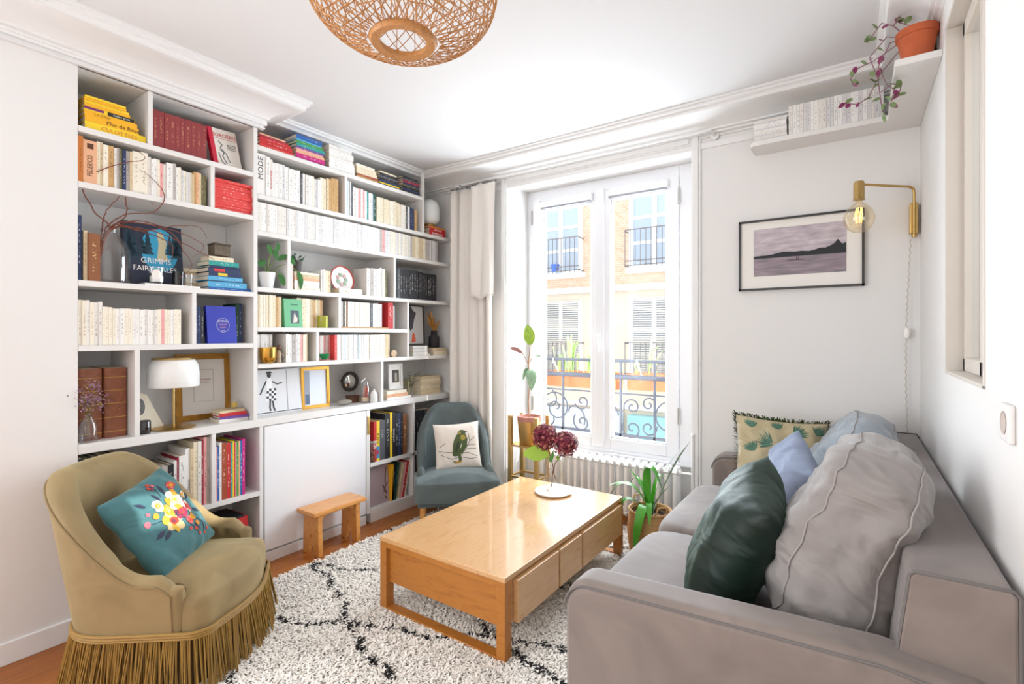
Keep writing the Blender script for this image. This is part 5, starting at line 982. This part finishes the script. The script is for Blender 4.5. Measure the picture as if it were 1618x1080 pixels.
# red Rimbaud books and the small lamp on the right end
rs = stack(2.2535, 3.095, [('red', .034, .205, .14, 'red book titled RIMBAUD under the small white lamp'), ('red', .028, .195, .13, 'red book with small white lettering above the RIMBAUD one'), ('orange', .016, .19, .13, 'orange book on top of the red pair under the small lamp')], 'x', x=-2.985, jx=0, yaw=.02, parts=True)
text('title', 'RIMBAUD', .028, WHT, rs[0], RH(.0006, .10, .016), 1.1); text('title', 'ARTHUR', .018, WHT, rs[1], RH(.0006, .10, .014), 1.2)
t = thing('opal_lamp', 'small ribbed white glass lamp standing on the red books at the end of the shelf', 'lamp', (-3.05, 3.165, 2.334)); t.scale = (1.1, 1.1, 1.15); MB().lathe([(.0001, 0), (.045, 0), (.05, .008), (.045, .02), (.0001, .022)], 24).build('base', BRASS, t, 40); MB().lathe([(.0001, .02), (.05, .022), (.078, .05), (.084, .10), (.08, .155), (.06, .19), (.03, .205), (.0001, .208)], 64, flute=.01, nf=32).build('shade', mat('opal_ribbed', '#e3e6e4', .3), t, 60)
# ---- fourth row
MP = mat('glazed_white', '#f2f2f2', .25); t = thing('pothos', 'leafy green plant in a glossy white pot on the bookcase', 'plant', (-3.04, 1.705, 1.6905)); MB().lathe([(.0001, 0), (.033, 0), (.036, .004), (.050, .10), (.047, .10), (.042, .085), (.0001, .085)], 30).build('pot', MP, t, 50)
G1 = mat('deep_leaf', '#3f7a3c', .4, var=.2, vs=12); b = MB()
for e, m_ in (((.03, -.05, .17), (.0, -.02, .16)), ((.04, .02, .24), (.0, .0, .2)), ((.05, .09, .19), (.02, .03, .22)), ((.06, .17, .11), (.04, .1, .22)), ((.04, .06, .06), (.02, .05, .16)), ((.05, .0, .21), (.02, 0, .2))): b.tube(bez((0, 0, .08), m_, e, 6), .0024, 5)
b.build('stem', mat('green_stem', '#7f9a4a', .6), t, True)
for a, m_, c, w_ in (((.03, -.05, .17), (.05, -.07, .17), (.06, -.065, .12), .026), ((.04, .02, .24), (.05, .03, .24), (.05, .03, .18), .018), ((.04, .02, .22), (.06, .05, .26), (.05, .04, .29), .014), ((.05, .08, .20), (.06, .12, .20), (.06, .155, .16), .022), ((.06, .17, .12), (.07, .20, .08), (.06, .19, .0), .017), ((.04, .06, .1), (.05, .07, .06), (.05, .085, .02), .018), ((.05, .0, .21), (.07, -.02, .24), (.06, -.03, .27), .013), ((.05, .04, .18), (.06, .07, .2), (.06, .10, .22), .018)):
    b = MB(); blade(b, bez(a, m_, c, 9), leafw(w_), side=(.3, .9, .35), fold=.2); b.build('leaf', G1, t, True)
t = frame('framed_picture', 'dark brown picture frame behind the pothos pot', 'picture', 1.625, 1.735, 1.6905, 1.93, -3.27, .02, mat('dark_wood', '#3f2a20', .5), lean=-.03)
W = 'below the slim potted seedling'
row(1.6905, 1.825, [(1.845, 2, ['ivory', 'offwhite'], .175), (1.852, 1, ['pink'], .165)], 'upright left of the seedling stack', kind='paperback')
stack(1.6905, 1.856, [('ivory', .022, .185, .13), ('offwhite', .02, .185, .13), ('white', .022, .185, .13), ('peach', .018, .185, .13), ('sand', .02, .185, .13), ('ivory', .016, .18, .13)], 'in the stack under the seedling pot', jx=.003, jy=.003, kind='paperback')
t = thing('seedling', 'thick-leaved seedling in a black nursery pot on the book stack', 'plant', (-3.04, 1.905, 1.6905+.1215)); MB().lathe([(.0001, 0), (.026, 0), (.034, .066), (.036, .068), (.036, .076), (.031, .076), (.030, .066), (.0001, .064)], 24).build('pot', mat('nursery_pot', '#4c4a48', .6), t, 45)
for a, m_, c in (((-.01, -.01, .07), (-.01, -.02, .10), (.0, -.03, .115)), ((0, 0, .07), (.02, .03, .075), (.02, .055, .12)), ((0, 0, .07), (.02, .0, .10), (.03, .02, .11)), ((0, 0, .07), (0, -.04, .12), (.01, -.005, .118))): b = MB(); blade(b, bez(a, m_, c, 7), leafw(.010), side=(.2, .5, .8)); b.build('leaf', mat('dark_succulent', '#35553a', .4), t, True)
row(1.6905, 2.055, [(2.085, 2, ['white', 'offwhite'], .155), (2.13, 2, ['cream', 'sand'], .15)], 'upright behind the red-rimmed plate', kind='paperback')
t = thing('decorative_plate', 'round plate with a red rim standing on edge on the bookcase', 'plate', (-3.06, 2.27, 1.697+.10)); b = MB(); b.lathe([(.0001, .006), (.07, .004), (.086, .010), (.090, .010)], 40, mi=0, open_=True); b.lathe([(.090, .010), (.100, .016), (.103, .014), (.06, -.002), (.0001, -.002)], 40, mi=1, open_=True)
b.build('plate', [mat('plate_white', '#ece8e6', .3, var=.1, vs=20), mat('plate_red', '#a8483c', .4)], t, 50, M=Rm(PI/2-.14, 'Y') @ Rm(0, 'Z'))
b = MB(); rn = random.Random(9)
for k in range(7): a = 2*PI*k/7; cy, cz = .035*math.cos(a), .035*math.sin(a); b.add([(0, cy+.016*math.cos(q)*rn.uniform(.7, 1.2), cz+.016*math.sin(q)) for q in [2*PI*i/8 for i in range(8)]], [tuple(range(8))], k % 2)
b.build('plate_motif', [mat('motif_green', '#8fa98a', .5), mat('motif_pink', '#c9a0a0', .5)], t, M=T(.0092, 0, .001) @ Rm(-.14, 'Y'))
book('ivory', -2.99, 2.2, 1.6905, .11, .04, .20, 'lying in front of the red-rimmed plate', lying=True, group='x', kind='box')
ALLB[-1]['group'] = 'books by the plate'
row(1.6905, 2.44, [(2.56, 4, ['offwhite', 'grey', 'white', 'white'], .21, .006), (2.61, 2, ['palegrey', 'ivory'], .218), (2.63, 1, ['olive'], .205)], 'between the red-rimmed plate and the black books')
row(1.6905, 2.71, [(3.02, 12, ['black', 'black', 'darkgrey', 'black', 'black', 'black'], .235, .004), (3.19, 6, ['black'], .228, .001)], 'in the row of black books', soft=False)
# ---- fifth row
row(1.4475, 1.612, [(1.735, 11, ['cream', 'ivory', 'cream'], .198, .001), (1.77, 2, ['tan', 'sand'], .19)], 'left of the green face-out book', kind='paperback')
row(1.4475, 1.905, [(2.0, 6, ['ivory', 'cream'], .196, .001), (2.10, 8, ['sand', 'cream', 'tan'], .192, .001)], 'right of the green face-out book', kind='paperback', x=-3.03)
stack(1.4475, 1.785, [('rust', .02, .12, .12), ('ivory', .02, .12, .12), ('offwhite', .02, .12, .12), ('cream', .02, .12, .12), ('grey', .02, .12, .12)], 'lying behind the green face-out book', x=-3.10, kind='small book')
f = front_book('green', 1.80, 1.4475, .13, .185, -3.0, 'pale green book with a small figure picture, standing face out', th=.03, lean=-.08, yaw=.05, cover='#69b585'); b = MB(); b.box(0, .0006, .045, .105, .025, .11, 0); b.add([(.001, .06, .03), (.001, .09, .035), (.001, .095, .06), (.001, .08, .08), (.001, .075, .10), (.001, .068, .08)], [tuple(range(6))], 1); b.build('cover_picture', [mat('slate_print', '#4a5560', .6), mat('pale_print', '#d8cfc2', .6)], f); text('title', 'Romans', .016, mat('green_print', '#2f6a48', .6), f, RH(.0008, .075, .150))
t = thing('green_candle', 'yellow-green glass candle holder on the fifth bookcase shelf', 'candle', (-3.02, 2.09, 1.4475)); MB().lathe([(.0001, 0), (.034, 0), (.036, .006), (.036, .082), (.033, .084), (.031, .08), (.030, .02), (.0001, .02)], 26).build('glass', mat('yellow_green_glass', '#a3a31e', .08, coat=.6), t, 50); MB().lathe([(.0001, .02), (.029, .02), (.029, .05), (.0001, .05)], 18).build('wax', mat('yellow_green_wax', '#c9c83a', .5), t, 50)
book('tan', -2.98, 2.21, 1.4475, .12, .008, .43, 'lying under the row left of the red volume', lying=True); ALLB[-1]['label'] = 'thin tan board lying under the row left of the red volume'
row(1.457, 2.215, [(2.235, 1, ['grey'], .18), (2.27, 3, ['black', 'ivory', 'brown'], .182), (2.47, 13, ['white', 'offwhite', 'white', 'ivory'], .18, .001), (2.495, 1, ['darkgrey'], .178), (2.585, 5, ['white', 'palegrey', 'ivory'], .178)], 'in the row left of the red volume', kind='paperback')
row(1.4475, 2.642, [(2.692, 1, ['red'], .202, 0)], 'at the right end of the fifth row', soft=False, x=-2.98); ALLB[-1]['label'] = 'thick bright red volume at the right end of the fifth row'
row(1.4475, 2.695, [(2.715, 1, ['grey'], .18, 0)], 'pressed right of the thick red volume')
# ---- sixth row
row(1.2235, 1.612, [(1.735, 7, ['white', 'offwhite', 'white'], .178, .001)], 'behind the gold cup', kind='paperback', x=-3.03)
row(1.2235, 1.80, [(1.84, 2, ['white', 'white'], .178), (1.87, 1, ['grey'], .176), (1.95, 5, ['palegrey', 'offwhite', 'pink', 'ivory', 'sand'], .178)], 'right of the small figurine', kind='paperback')
t = tag(MB().lathe([(.0001, 0), (.03, 0), (.042, .012), (.048, .04), (.05, .098), (.047, .098), (.044, .04), (.0001, .012)], 32, (-2.995, 1.685, 1.2238)).build('gold_cup', mat('polished_gold', '#d0a04a', .22, 1), None, 50), 'polished gold metal cup on the sixth bookcase shelf', 'cup')
t = thing('figurine', 'small brown and cream painted figurine beside the gold cup', 'figurine', (-3.01, 1.765, 1.2235)); b = MB(); b.lathe([(.0001, 0), (.018, 0), (.014, .02), (.016, .045), (.010, .07), (.005, .08)], 14); b.build('body', mat('figurine_cream', '#b5a48c', .5, var=.3, vs=60), t, True); MB().sphere((0, 0, .095), .016, 10, 0, 1, 1, 1.1).build('head', mat('figurine_brown', '#6b4a38', .5, var=.3, vs=60), t, True); b = MB(); b.tube([(0, .01, .06), (.01, .025, .05), (.015, .02, .035)], .005, 6); b.build('arm', mat('figurine_cream', '#b5a48c'), t, True)
row(1.2235, 2.03, [(2.14, 7, ['offwhite', 'white', 'pink', 'ivory'], .172, .001), (2.18, 2, ['pink', 'coral'], .172), (2.45, 15, ['white', 'palegrey', 'offwhite', 'paleblue', 'white'], .175, .001), (2.56, 6, ['ivory', 'cream', 'offwhite'], .176, .002), (2.66, 4, ['sand', 'ivory', 'tan'], .178, .001)], 'in the white row behind the green cup', kind='paperback')
for o in ALLB[-34:]:
    if o.location.z < 1.23 and o.location.y < 2.16: o.location.x -= .05
t = thing('tea_cup', 'green tea cup on a saucer before the sixth row of books', 'cup', (-2.998, 2.085, 1.2235)); MB().lathe([(.0001, 0), (.03, 0), (.036, .006), (.034, .008), (.0001, .005)], 24).build('saucer', mat('cup_saucer', '#c98f86', .4), t, 50); MB().lathe([(.0001, .008), (.014, .008), (.030, .028), (.036, .045), (.033, .045), (.027, .028), (.0001, .014)], 26).build('bowl', mat('green_glaze', '#1c8a50', .2), t, 50)
tag(MB().sphere((0, 0, 0), .03, 14, 0, .25, 1, 1).build('shell_ornament', mat('shell', '#cdb392', .7, var=.15, vs=30), None, True), 'round tan shell ornament leaning on the right end of the sixth row', 'ornament').location = (-2.972, 2.69, 1.2535)
# ---- compartment with the bird print, right end
f = frame('framed_picture', 'black-framed print of a dark bird beside the dried flowers', 'picture', 2.885, 3.115, 1.2235+.09, 1.652, -3.05, .012, mat('black_frame', '#2b2726', .35), lean=-.05, mount=mat('grey_mount', '#bdb9b6', .9))
b = MB(); b.add([(-.006, -.05+y, .10+z) for y, z in ((0, .02), (.03, .04), (.05, .12), (.075, .17), (.04, .19), (.01, .23), (-.02, .19), (-.035, .10))], [tuple(range(8))], 0); b.add([(-.0055, -.04+y, z) for y, z in ((0, .02), (.05, .03), (.04, .09), (.02, .11), (.01, .07))], [tuple(range(5))], 1); b.build('bird_print', [mat('bird_ink_dark', '#3f3c40', .8), mat('orange_ink', '#cf5a34', .8)], f)
stack(1.2235, 2.90, [('offwhite', .014, .205, .13), ('white', .014, .175, .13), ('palegrey', .014, .175, .13), ('white', .012, .17, .13), ('palegrey', .014, .17, .13), ('white', .012, .17, .13)], 'in the white stack under the bird print', kind='magazine', x=-2.98)
stack(1.2235, 3.15, [('cream', .032, .175, .13), ('sand', .03, .17, .13)], 'under the black bottle vase')
t = thing('bottle_vase', 'matt black bottle vase on two cream books', 'vase', (-3.07, 3.245, 1.2235+.064)); MB().lathe([(.0001, 0), (.044, 0), (.048, .008), (.048, .085), (.042, .10), (.028, .108), (.026, .145), (.029, .15), (.024, .15), (.022, .11), (.0001, .10)], 30).build('body', mat('matt_black', '#2b292b', .7), t, 50)
t = thing('dried_seed_heads', 'golden brown dried leaves in the black bottle vase', 'dried flowers', (-3.07, 3.245, 1.2235+.12)); rn = random.Random(15)
for k in range(16):
    a = rn.uniform(0, 6.28); e = Vector((.05*math.cos(a), .085*math.sin(a)-.01, rn.uniform(.15, .27))); b = MB(); blade(b, bez((0, 0, .03), (0, 0, .13), e, 8), leafw(rn.uniform(.007, .014)), side=(.3, .8, rn.uniform(-.5, .5)), fold=.4); b.build('dried_leaf', mat('dried_gold', '#b5803f', .8, var=.2, vs=20), t, True)
# ---- counter level under the right-hand bookcase
f = thing('framed_picture', 'black and white photograph of a dancing person in a checked skirt', 'picture', (-3.10, 1.815, .8885)); f.rotation_euler = (0, -.09, 0); MB().box(-.012, 0, -.17, .17, 0, .285).build('panel', mat('photo_grey', '#dcdcde', .6), f); b = MB()
def pp(pl, mi, x=.0006): b.add([(x, y, z) for y, z in pl], [tuple(range(len(pl)))], mi)
pp([(-.17, .008), (.17, .008), (.17, .013), (-.17, .013)], 0); pp([(.065, .01), (.071, .01), (.071, .28), (.065, .28)], 2)
pp([(-.07, .16), (-.035, .16), (-.03, .22), (-.05, .232), (-.072, .22)], 1, .0008)
pp([(-.052+.014*math.cos(a), .25+.017*math.sin(a)) for a in [2*PI*i/12 for i in range(12)]], 0, .0009); pp([(-.075, .262), (-.03, .262), (-.04, .275), (-.065, .275)], 0, .001)
for q, w_ in (([(-.07, .215), (-.095, .17), (-.115, .13)], .005), ([(-.035, .21), (.0, .19), (.035, .198)], .0045), ([(-.05, .09), (-.055, .04), (-.05, .02)], .006), ([(-.035, .09), (-.03, .04), (-.02, .018)], .006)):
    L_, R_ = stroke(q, w_)
    for i in range(len(q)-1): pp([L_[i], L_[i+1], R_[i+1], R_[i]], 0, .0008)
for i in range(5):
    for j in range(4): y0, z0 = -.075+j*.016+i*.001, .085+i*.016; pp([(y0, z0), (y0+.0155, z0), (y0+.0155, z0+.0155), (y0, z0+.0155)], 0 if (i+j) % 2 else 1, .001)
b.build('photograph', [mat('photo_black', '#3c3c40', .6), mat('photo_white', '#f2f2f2', .6), mat('photo_midgrey', '#a5a5aa', .6)], f)
f = frame('framed_picture', 'gold picture frame with a pale drawing, standing on the counter', 'picture', 1.985, 2.205, .8885, 1.175, -3.10, .022, mat('bright_gold', '#c8963c', .35, .7), lean=-.05, mount=mat('pale_drawing', '#dfe4ec', .8)); b = MB(); b.box(-.0058, -.0055, -.085, -.045, .03, .26, 0); b.box(-.0052, -.005, -.08, -.05, .03, .10, 1); b.build('drawing', [mat('slate_wash', '#9aa0ae', .8), mat('blue_wash', '#5c6f88', .8)], f)
t = thing('round_mirror', 'small round convex mirror in a dark frame on the back wall', 'mirror', (-3.20, 2.45, 1.04)); b = MB(); b.lathe([(.052, .004), (.056, .012), (.070, .014), (.078, .006), (.078, 0), (.05, 0), (.052, .004)], 40); b.build('frame', mat('dark_frame_wood', '#352a26', .4), t, 50, M=Rm(PI/2, 'Y')); b = MB(); b.lathe([(.0001, .014), (.02, .013), (.04, .009), (.054, .004)], 32); b.build('glass', mat('mirror', '#d8d8d4', .05, 1), t, True, M=Rm(PI/2, 'Y')); MB().box(-.098, 0, -.01, .01, -.01, .01).build('wall_mount', BLACK, t)
tag(MB().sphere((0, 0, 0), .05, 16, 0, .62, 1.25, .42).build('pebble', mat('grey_stone', '#8f8a80', .8, var=.15, vs=20), None, True), 'large flat grey pebble on the counter left of the shells', 'stone').location = (-3.06, 2.295, .9095)
t = thing('wooden_box', 'small brown wooden box on the counter behind the corked jar', 'box', (-3.14, 2.43, .8885)); MB().box(-.03, .03, -.04, .04, 0, .04).build('body', mat('brown_wood', '#6b4634', .6), t, bevel=.004); MB().box(-.032, .032, -.042, .042, .041, .052).build('lid', mat('brown_wood_lid', '#5a3a2c', .6), t, bevel=.003)
t = thing('spice_jar', 'tall clip-top glass jar with red chillies on the counter', 'jar', (-3.05, 2.475, .8885)); MB().lathe([(.0001, 0), (.034, 0), (.036, .006), (.036, .12), (.028, .135), (.028, .15), (.025, .15), (.025, .136), (.033, .118), (.033, .008), (.0001, .006)], 26).build('glass', GLASS, t, 50); b = MB(); b.lathe([(.0001, .01), (.031, .01), (.031, .04), (.0001, .04)], 20); b.build('rice', mat('rice', '#dcc0a4', .8), t, True); b = MB(); rn = random.Random(2)
for k in range(26): a = rn.uniform(0, 6.3); r = rn.uniform(0, .022); z = rn.uniform(.045, .11); b.tube([(r*math.cos(a), r*math.sin(a), z-.012), (r*math.cos(a)+.004, r*math.sin(a), z), (r*math.cos(a), r*math.sin(a)+.004, z+.014)], .006, 5)
b.build('chillies', mat('chilli_red', '#bf4a2c', .5), t, True); MB().lathe([(.0001, .152), (.029, .152), (.027, .163), (.0001, .166)], 20).build('lid', GLASS, t, 50); MB().tube([(0, -.032, .14), (0, -.036, .16), (0, 0, .18), (0, .036, .16), (0, .032, .14)], .0015, 5).build('clip', CHROME, t, True)
t = thing('white_bottle', 'small white bottle in front of the chilli jar', 'bottle', (-3.0, 2.515, .8885)); MB().lathe([(.0001, 0), (.024, 0), (.027, .006), (.027, .06), (.018, .08), (.008, .088), (.008, .1), (.0001, .101)], 22).build('body', mat('milk_white', '#e9e9e7', .3), t, 50)
f = frame('framed_picture', 'white frame with a small dark picture standing on three books', 'picture', 2.715, 2.86, .8885+.0725, 1.165, -3.05, .022, WHITE, lean=-.04); b = MB(); b.box(-.006, -.005, -.035, .035, .055, .155, 0); b.box(-.0045, -.004, -.012, .012, .065, .13, 1); b.build('picture', [mat('dark_picture', '#54504c', .7, var=.3, vs=60), mat('pale_figure2', '#a9a094', .7)], f)
stack(.8885, 2.64, [('white', .018, .245, .15), ('peach', .026, .225, .15), ('ivory', .024, .205, .15)], 'in the pile under the small white frame', x=-2.995, parts=True, jx=.004)
t = thing('eucalyptus', 'dry eucalyptus sprig in a little glass beside the tan books', 'plant', (-3.05, 2.95, .8885)); MB().lathe([(.0001, 0), (.018, 0), (.02, .05), (.012, .07), (.010, .07), (.017, .05), (.016, .004), (.0001, .004)], 18).build('glass', GLASS, t, 50); rn = random.Random(5); b = MB(); c_ = MB()
for k in range(7):
    e = Vector((rn.uniform(-.03, .05), rn.uniform(-.07, .08), rn.uniform(.12, .2))); P_ = bez((0, 0, .01), (0, 0, .12), e, 7); b.tube(P_, .0012, 4)
    for p in P_[3:]: 
        for s__ in (-1, 1): blade(c_, bez(p, p+Vector((0, .01*s__, .004)), p+Vector((.004, .02*s__, -.006)), 4), leafw(.006))
b.build('stem', mat('dry_stem', '#7c6a42', .9), t, True); tag(c_.build('leaves', mat('eucalyptus_leaf', '#7f8468', .8), t, True), kind='stuff')
stack(.8885, 3.045, [('sand', .026, .24, .14), ('sand', .026, .24, .14), ('cream', .026, .24, .14), ('sand', .026, .24, .14), ('cream', .024, .235, .14), ('sand', .022, .23, .14)], 'in the tan stack at the right end of the counter', x=-3.03)
t = tag(MB().box(0, .006, -.05, .05, 0, .14).build('photo_card', mat('old_photo', '#8c8468', .8, var=.3, vs=30), None, M=T(-3.13, 2.965, .8885) @ Rm(-.08, 'Y')), 'small old photo card behind the eucalyptus sprig', 'card')
# ---- right base shelving
W = 'on the upper base shelf beside the chair'
r0 = len(ALLB); row(.4405, 2.475, [(2.505, 2, ['orange', 'red'], .29, .002), (2.53, 1, ['red'], .302, 0), (2.562, 1, ['yellow'], .302, 0), (2.615, 1, ['darkgrey'], .302, 0), (2.665, 1, ['black'], .345, 0), (2.69, 1, ['yellow'], .35, 0), (2.72, 1, ['black'], .345, 0), (2.80, 3, ['black', 'navy', 'black'], .335, .004), (2.84, 1, ['brown'], .32)], W, D=.22, kind='thick book', soft=False)
text('title', 'NON', .05, WHT, ALLB[r0+2], RV(.0006, .0125, .13), .5); text('title', 'VANI', .03, BLACK, ALLB[r0+3], RV(.0006, .016, .17), 1.2); b = MB(); b.box(0, .0006, .002, .029, .02, .11, 0); b.box(0, .0009, .006, .02, .05, .08, 1); b.build('spine_picture', [mat('spine_blue', '#2f8ac0', .6), mat('red_cover', '#c81e3c', .5)], ALLB[r0+3])
text('title', 'LA FRANCE', .018, WHT, ALLB[r0+7], RV(.0006, .014, .17), 1.1); text('title', 'LE GRAND ATLAS', .011, BLACK, ALLB[r0+6], RV(.0006, .0125, .15), 1.1); text('title', 'ARTS', .026, mat('silver_print', '#a5a5ad', .5), ALLB[r0+4], RV(.0006, .026, .2), 1.0)
for o in ALLB[r0:]: pass
ALLB[r0+7]['label'] = 'tall black book titled LA FRANCE on the upper base shelf'; ALLB[r0+6]['label'] = 'tall yellow book between two black ones on the upper base shelf'; ALLB[r0+3]['label'] = 'yellow book with a blue and red picture, near the jar in the base shelving'; ALLB[r0+4]['label'] = 'dark grey book with silver lettering on the upper base shelf'
t = thing('pasta_jar', 'glass jar with brown pasta beside the cupboard handle', 'jar', (-2.995, 2.497, .4405)); t.location.x = -2.93 if False else -2.998
for o in ALLB[r0:r0+2]: o.location.x -= .05
MB().lathe([(.0001, 0), (.026, 0), (.028, .005), (.028, .12), (.022, .13), (.022, .145), (.020, .145), (.020, .13), (.026, .118), (.026, .006), (.0001, .005)], 22).build('glass', GLASS, t, 50); b = MB(); rn = random.Random(4)
for k in range(60): a = rn.uniform(0, 6.3); r = rn.uniform(0, .019); b.sphere((r*math.cos(a), r*math.sin(a), rn.uniform(.01, .085)), .006, 6)
b.build('pasta', mat('pasta_brown', '#8c5a3c', .7), t, True); MB().lathe([(.0001, .146), (.024, .146), (.024, .156), (.0001, .157)], 20).build('lid', mat('grey_lid', '#a5a29c', .4), t, True)
for y_, w_, c, ang, h, lb in ((2.690, .022, 'amber', 0, .285, 'mustard yellow album on the lowest shelf by the chair'), (2.722, .02, 'black', -.08, .29, 'black album leaning on the lowest shelf by the chair'), (2.748, .016, 'darkgreen', -.14, .29, 'dark teal album leaning on the lowest shelf by the chair'), (2.79, .012, 'sand', -.2, .28, 'cream album leaning on the lowest shelf by the chair'), (2.812, .016, 'pink', -.2, .28, 'pink album leaning on the lowest shelf by the chair'), (2.834, .018, 'red', -.2, .285, 'red album leaning on the lowest shelf by the chair'), (2.856, .010, 'ivory', -.2, .29, 'ivory album at the end of the leaning albums')):
    book(c, -3.0, y_-.03 if ang else y_, .0935, .22, w_, h, 'x', tilt=ang, label=lb, group='albums on the lowest shelf', soft=False)
f = front_book('grey', 2.475, .0935, .21, .30, -3.02, 'face-out magazine with a mauve still life of cutlery on its cover', th=.012, lean=-.07, cover='#b09ca0'); b = MB()
for q in ([(.19, .27), (.18, .2), (.175, .15)], [(.15, .14), (.17, .10), (.19, .06)], [(.16, .08), (.18, .13), (.2, .15)], [(.17, .05), (.19, .02)]):
    L_, R_ = stroke(q, .006)
    for i in range(len(q)-1): b.add([(.0008, *L_[i]), (.0008, *L_[i+1]), (.0008, *R_[i+1]), (.0008, *R_[i])], [(0, 1, 2, 3)])
b.build('cover_picture', mat('umber_print', '#6b4a44', .7), f)
row(.0935, 2.915, [(3.10, 6, ['darkgrey', 'crimson', 'brown', 'black'], .29)], 'low behind the blue-grey chair', D=.2); row(.4405, 2.915, [(3.10, 6, ['black', 'brown', 'navy'], .33)], 'under the right end of the counter', D=.2)
# ---- paperbacks on the high corner shelf: they face the room (-y)
def shelf_books(y0, x0, x1, n, h, where):
    ws = [RB.uniform(.8, 1.2) for _ in range(n)]; tot = sum(ws); x = x0
    for k in range(n):
        wd = ws[k]/tot*(x1-x0); c = RB.choice(['white', 'offwhite', 'palegrey', 'white']); o = book(c, x+wd, y0+RB.uniform(0, .003), 2.5205, .11, wd-.001, h, where, kind='slim paperback', yaw=-PI/2, soft=True); o.location.x = x; x += wd
shelf_books(3.19, -.305, .125, 24, .163, 'upright on the high corner shelf')
zz = 2.5205
for k in range(10):
    th = .0115; o = book(RB.choice(['white', 'offwhite', 'palegrey']), -.485+RB.uniform(0, .006), 3.19, zz, .11, th, .168, 'lying flat on the corner shelf', lying=True, yaw=-PI/2, kind='slim paperback'); zz += th+.0004
# ================================================================ keep the 300 books that show largest; the slimmest rest become one object
def seen(o):
    q = o.location; w_ = -q.x*.5666+q.y*.8241; kids = o.children
    d = o.dimensions if o.type == 'MESH' else kids[0].dimensions
    a = d.y*d.z*abs(q.x)/math.hypot(q.x, q.y) if abs(o.rotation_euler.z) < 1 else d.y*d.z
    return 9 if (kids or o.location.z > 2.5 and q.x > -1) else a/(w_*w_)
ALLB.sort(key=seen, reverse=True); rest = ALLB[290:]; ALLB = ALLB[:290]
import bmesh as _bm
mats_ = []; V = []; F = []; MI = []; PP = []
for o in rest:
    me = o.data; base = len(V); Mx = o.matrix_basis
    for v in me.vertices: V.append(tuple(Mx @ v.co))
    idx = []
    for m in me.materials:
        if m not in mats_: mats_.append(m)
        idx.append(mats_.index(m))
    at = me.attributes['print_pos'].data
    for p in me.polygons: F.append(tuple(i+base for i in p.vertices)); MI.append(idx[p.material_index]); PP += [tuple(at[li].vector) for li in p.loop_indices]
    bpy.data.objects.remove(o)
me = bpy.data.meshes.new('books'); me.from_pydata(V, [], F)
for m in mats_: me.materials.append(m)
me.polygons.foreach_set('material_index', MI); a = me.attributes.new('print_pos', 'FLOAT_VECTOR', 'CORNER'); a.data.foreach_set('vector', [c for v in PP for c in v])
o = bpy.data.objects.new('books', me); COL.objects.link(o); tag(o, 'the slimmest paperbacks filling the rows between the larger books', 'books', kind='stuff')
# ================================================================ tell look-alike books apart by their place in the row
from collections import defaultdict
by = defaultdict(list)
for o in ALLB: by[o['label']].append(o)
ORD = ['first', 'second', 'third', 'fourth', 'fifth', 'sixth', 'seventh', 'eighth', 'ninth']
NUM = ['', '', 'two', 'three', 'four', 'five', 'six', 'seven', 'eight', 'nine']
for lab, os_ in by.items():
    n = len(os_)
    if n == 1: continue
    if n > 9: 
        for o in os_: o['group'] = 'look-alikes: '+lab
        continue
    vert = max(o.location.z for o in os_)-min(o.location.z for o in os_) > .005
    os_.sort(key=lambda o: (-o.location.z if vert else o.location.y if abs(o.rotation_euler.z) < 1 else o.location.x))
    for k, o in enumerate(os_):
        if n == 2: p = ('upper' if vert else 'left') if k == 0 else ('lower' if vert else 'right')
        else: p = ('top' if vert else 'leftmost') if k == 0 else (('bottom' if vert else 'rightmost') if k == n-1 else ORD[k])
        o['label'] = '%s%s %s' % (p, ' from the top' if (vert and n > 2 and 0 < k < n-1) else ' from left' if (n > 2 and 0 < k < n-1) else '', lab)
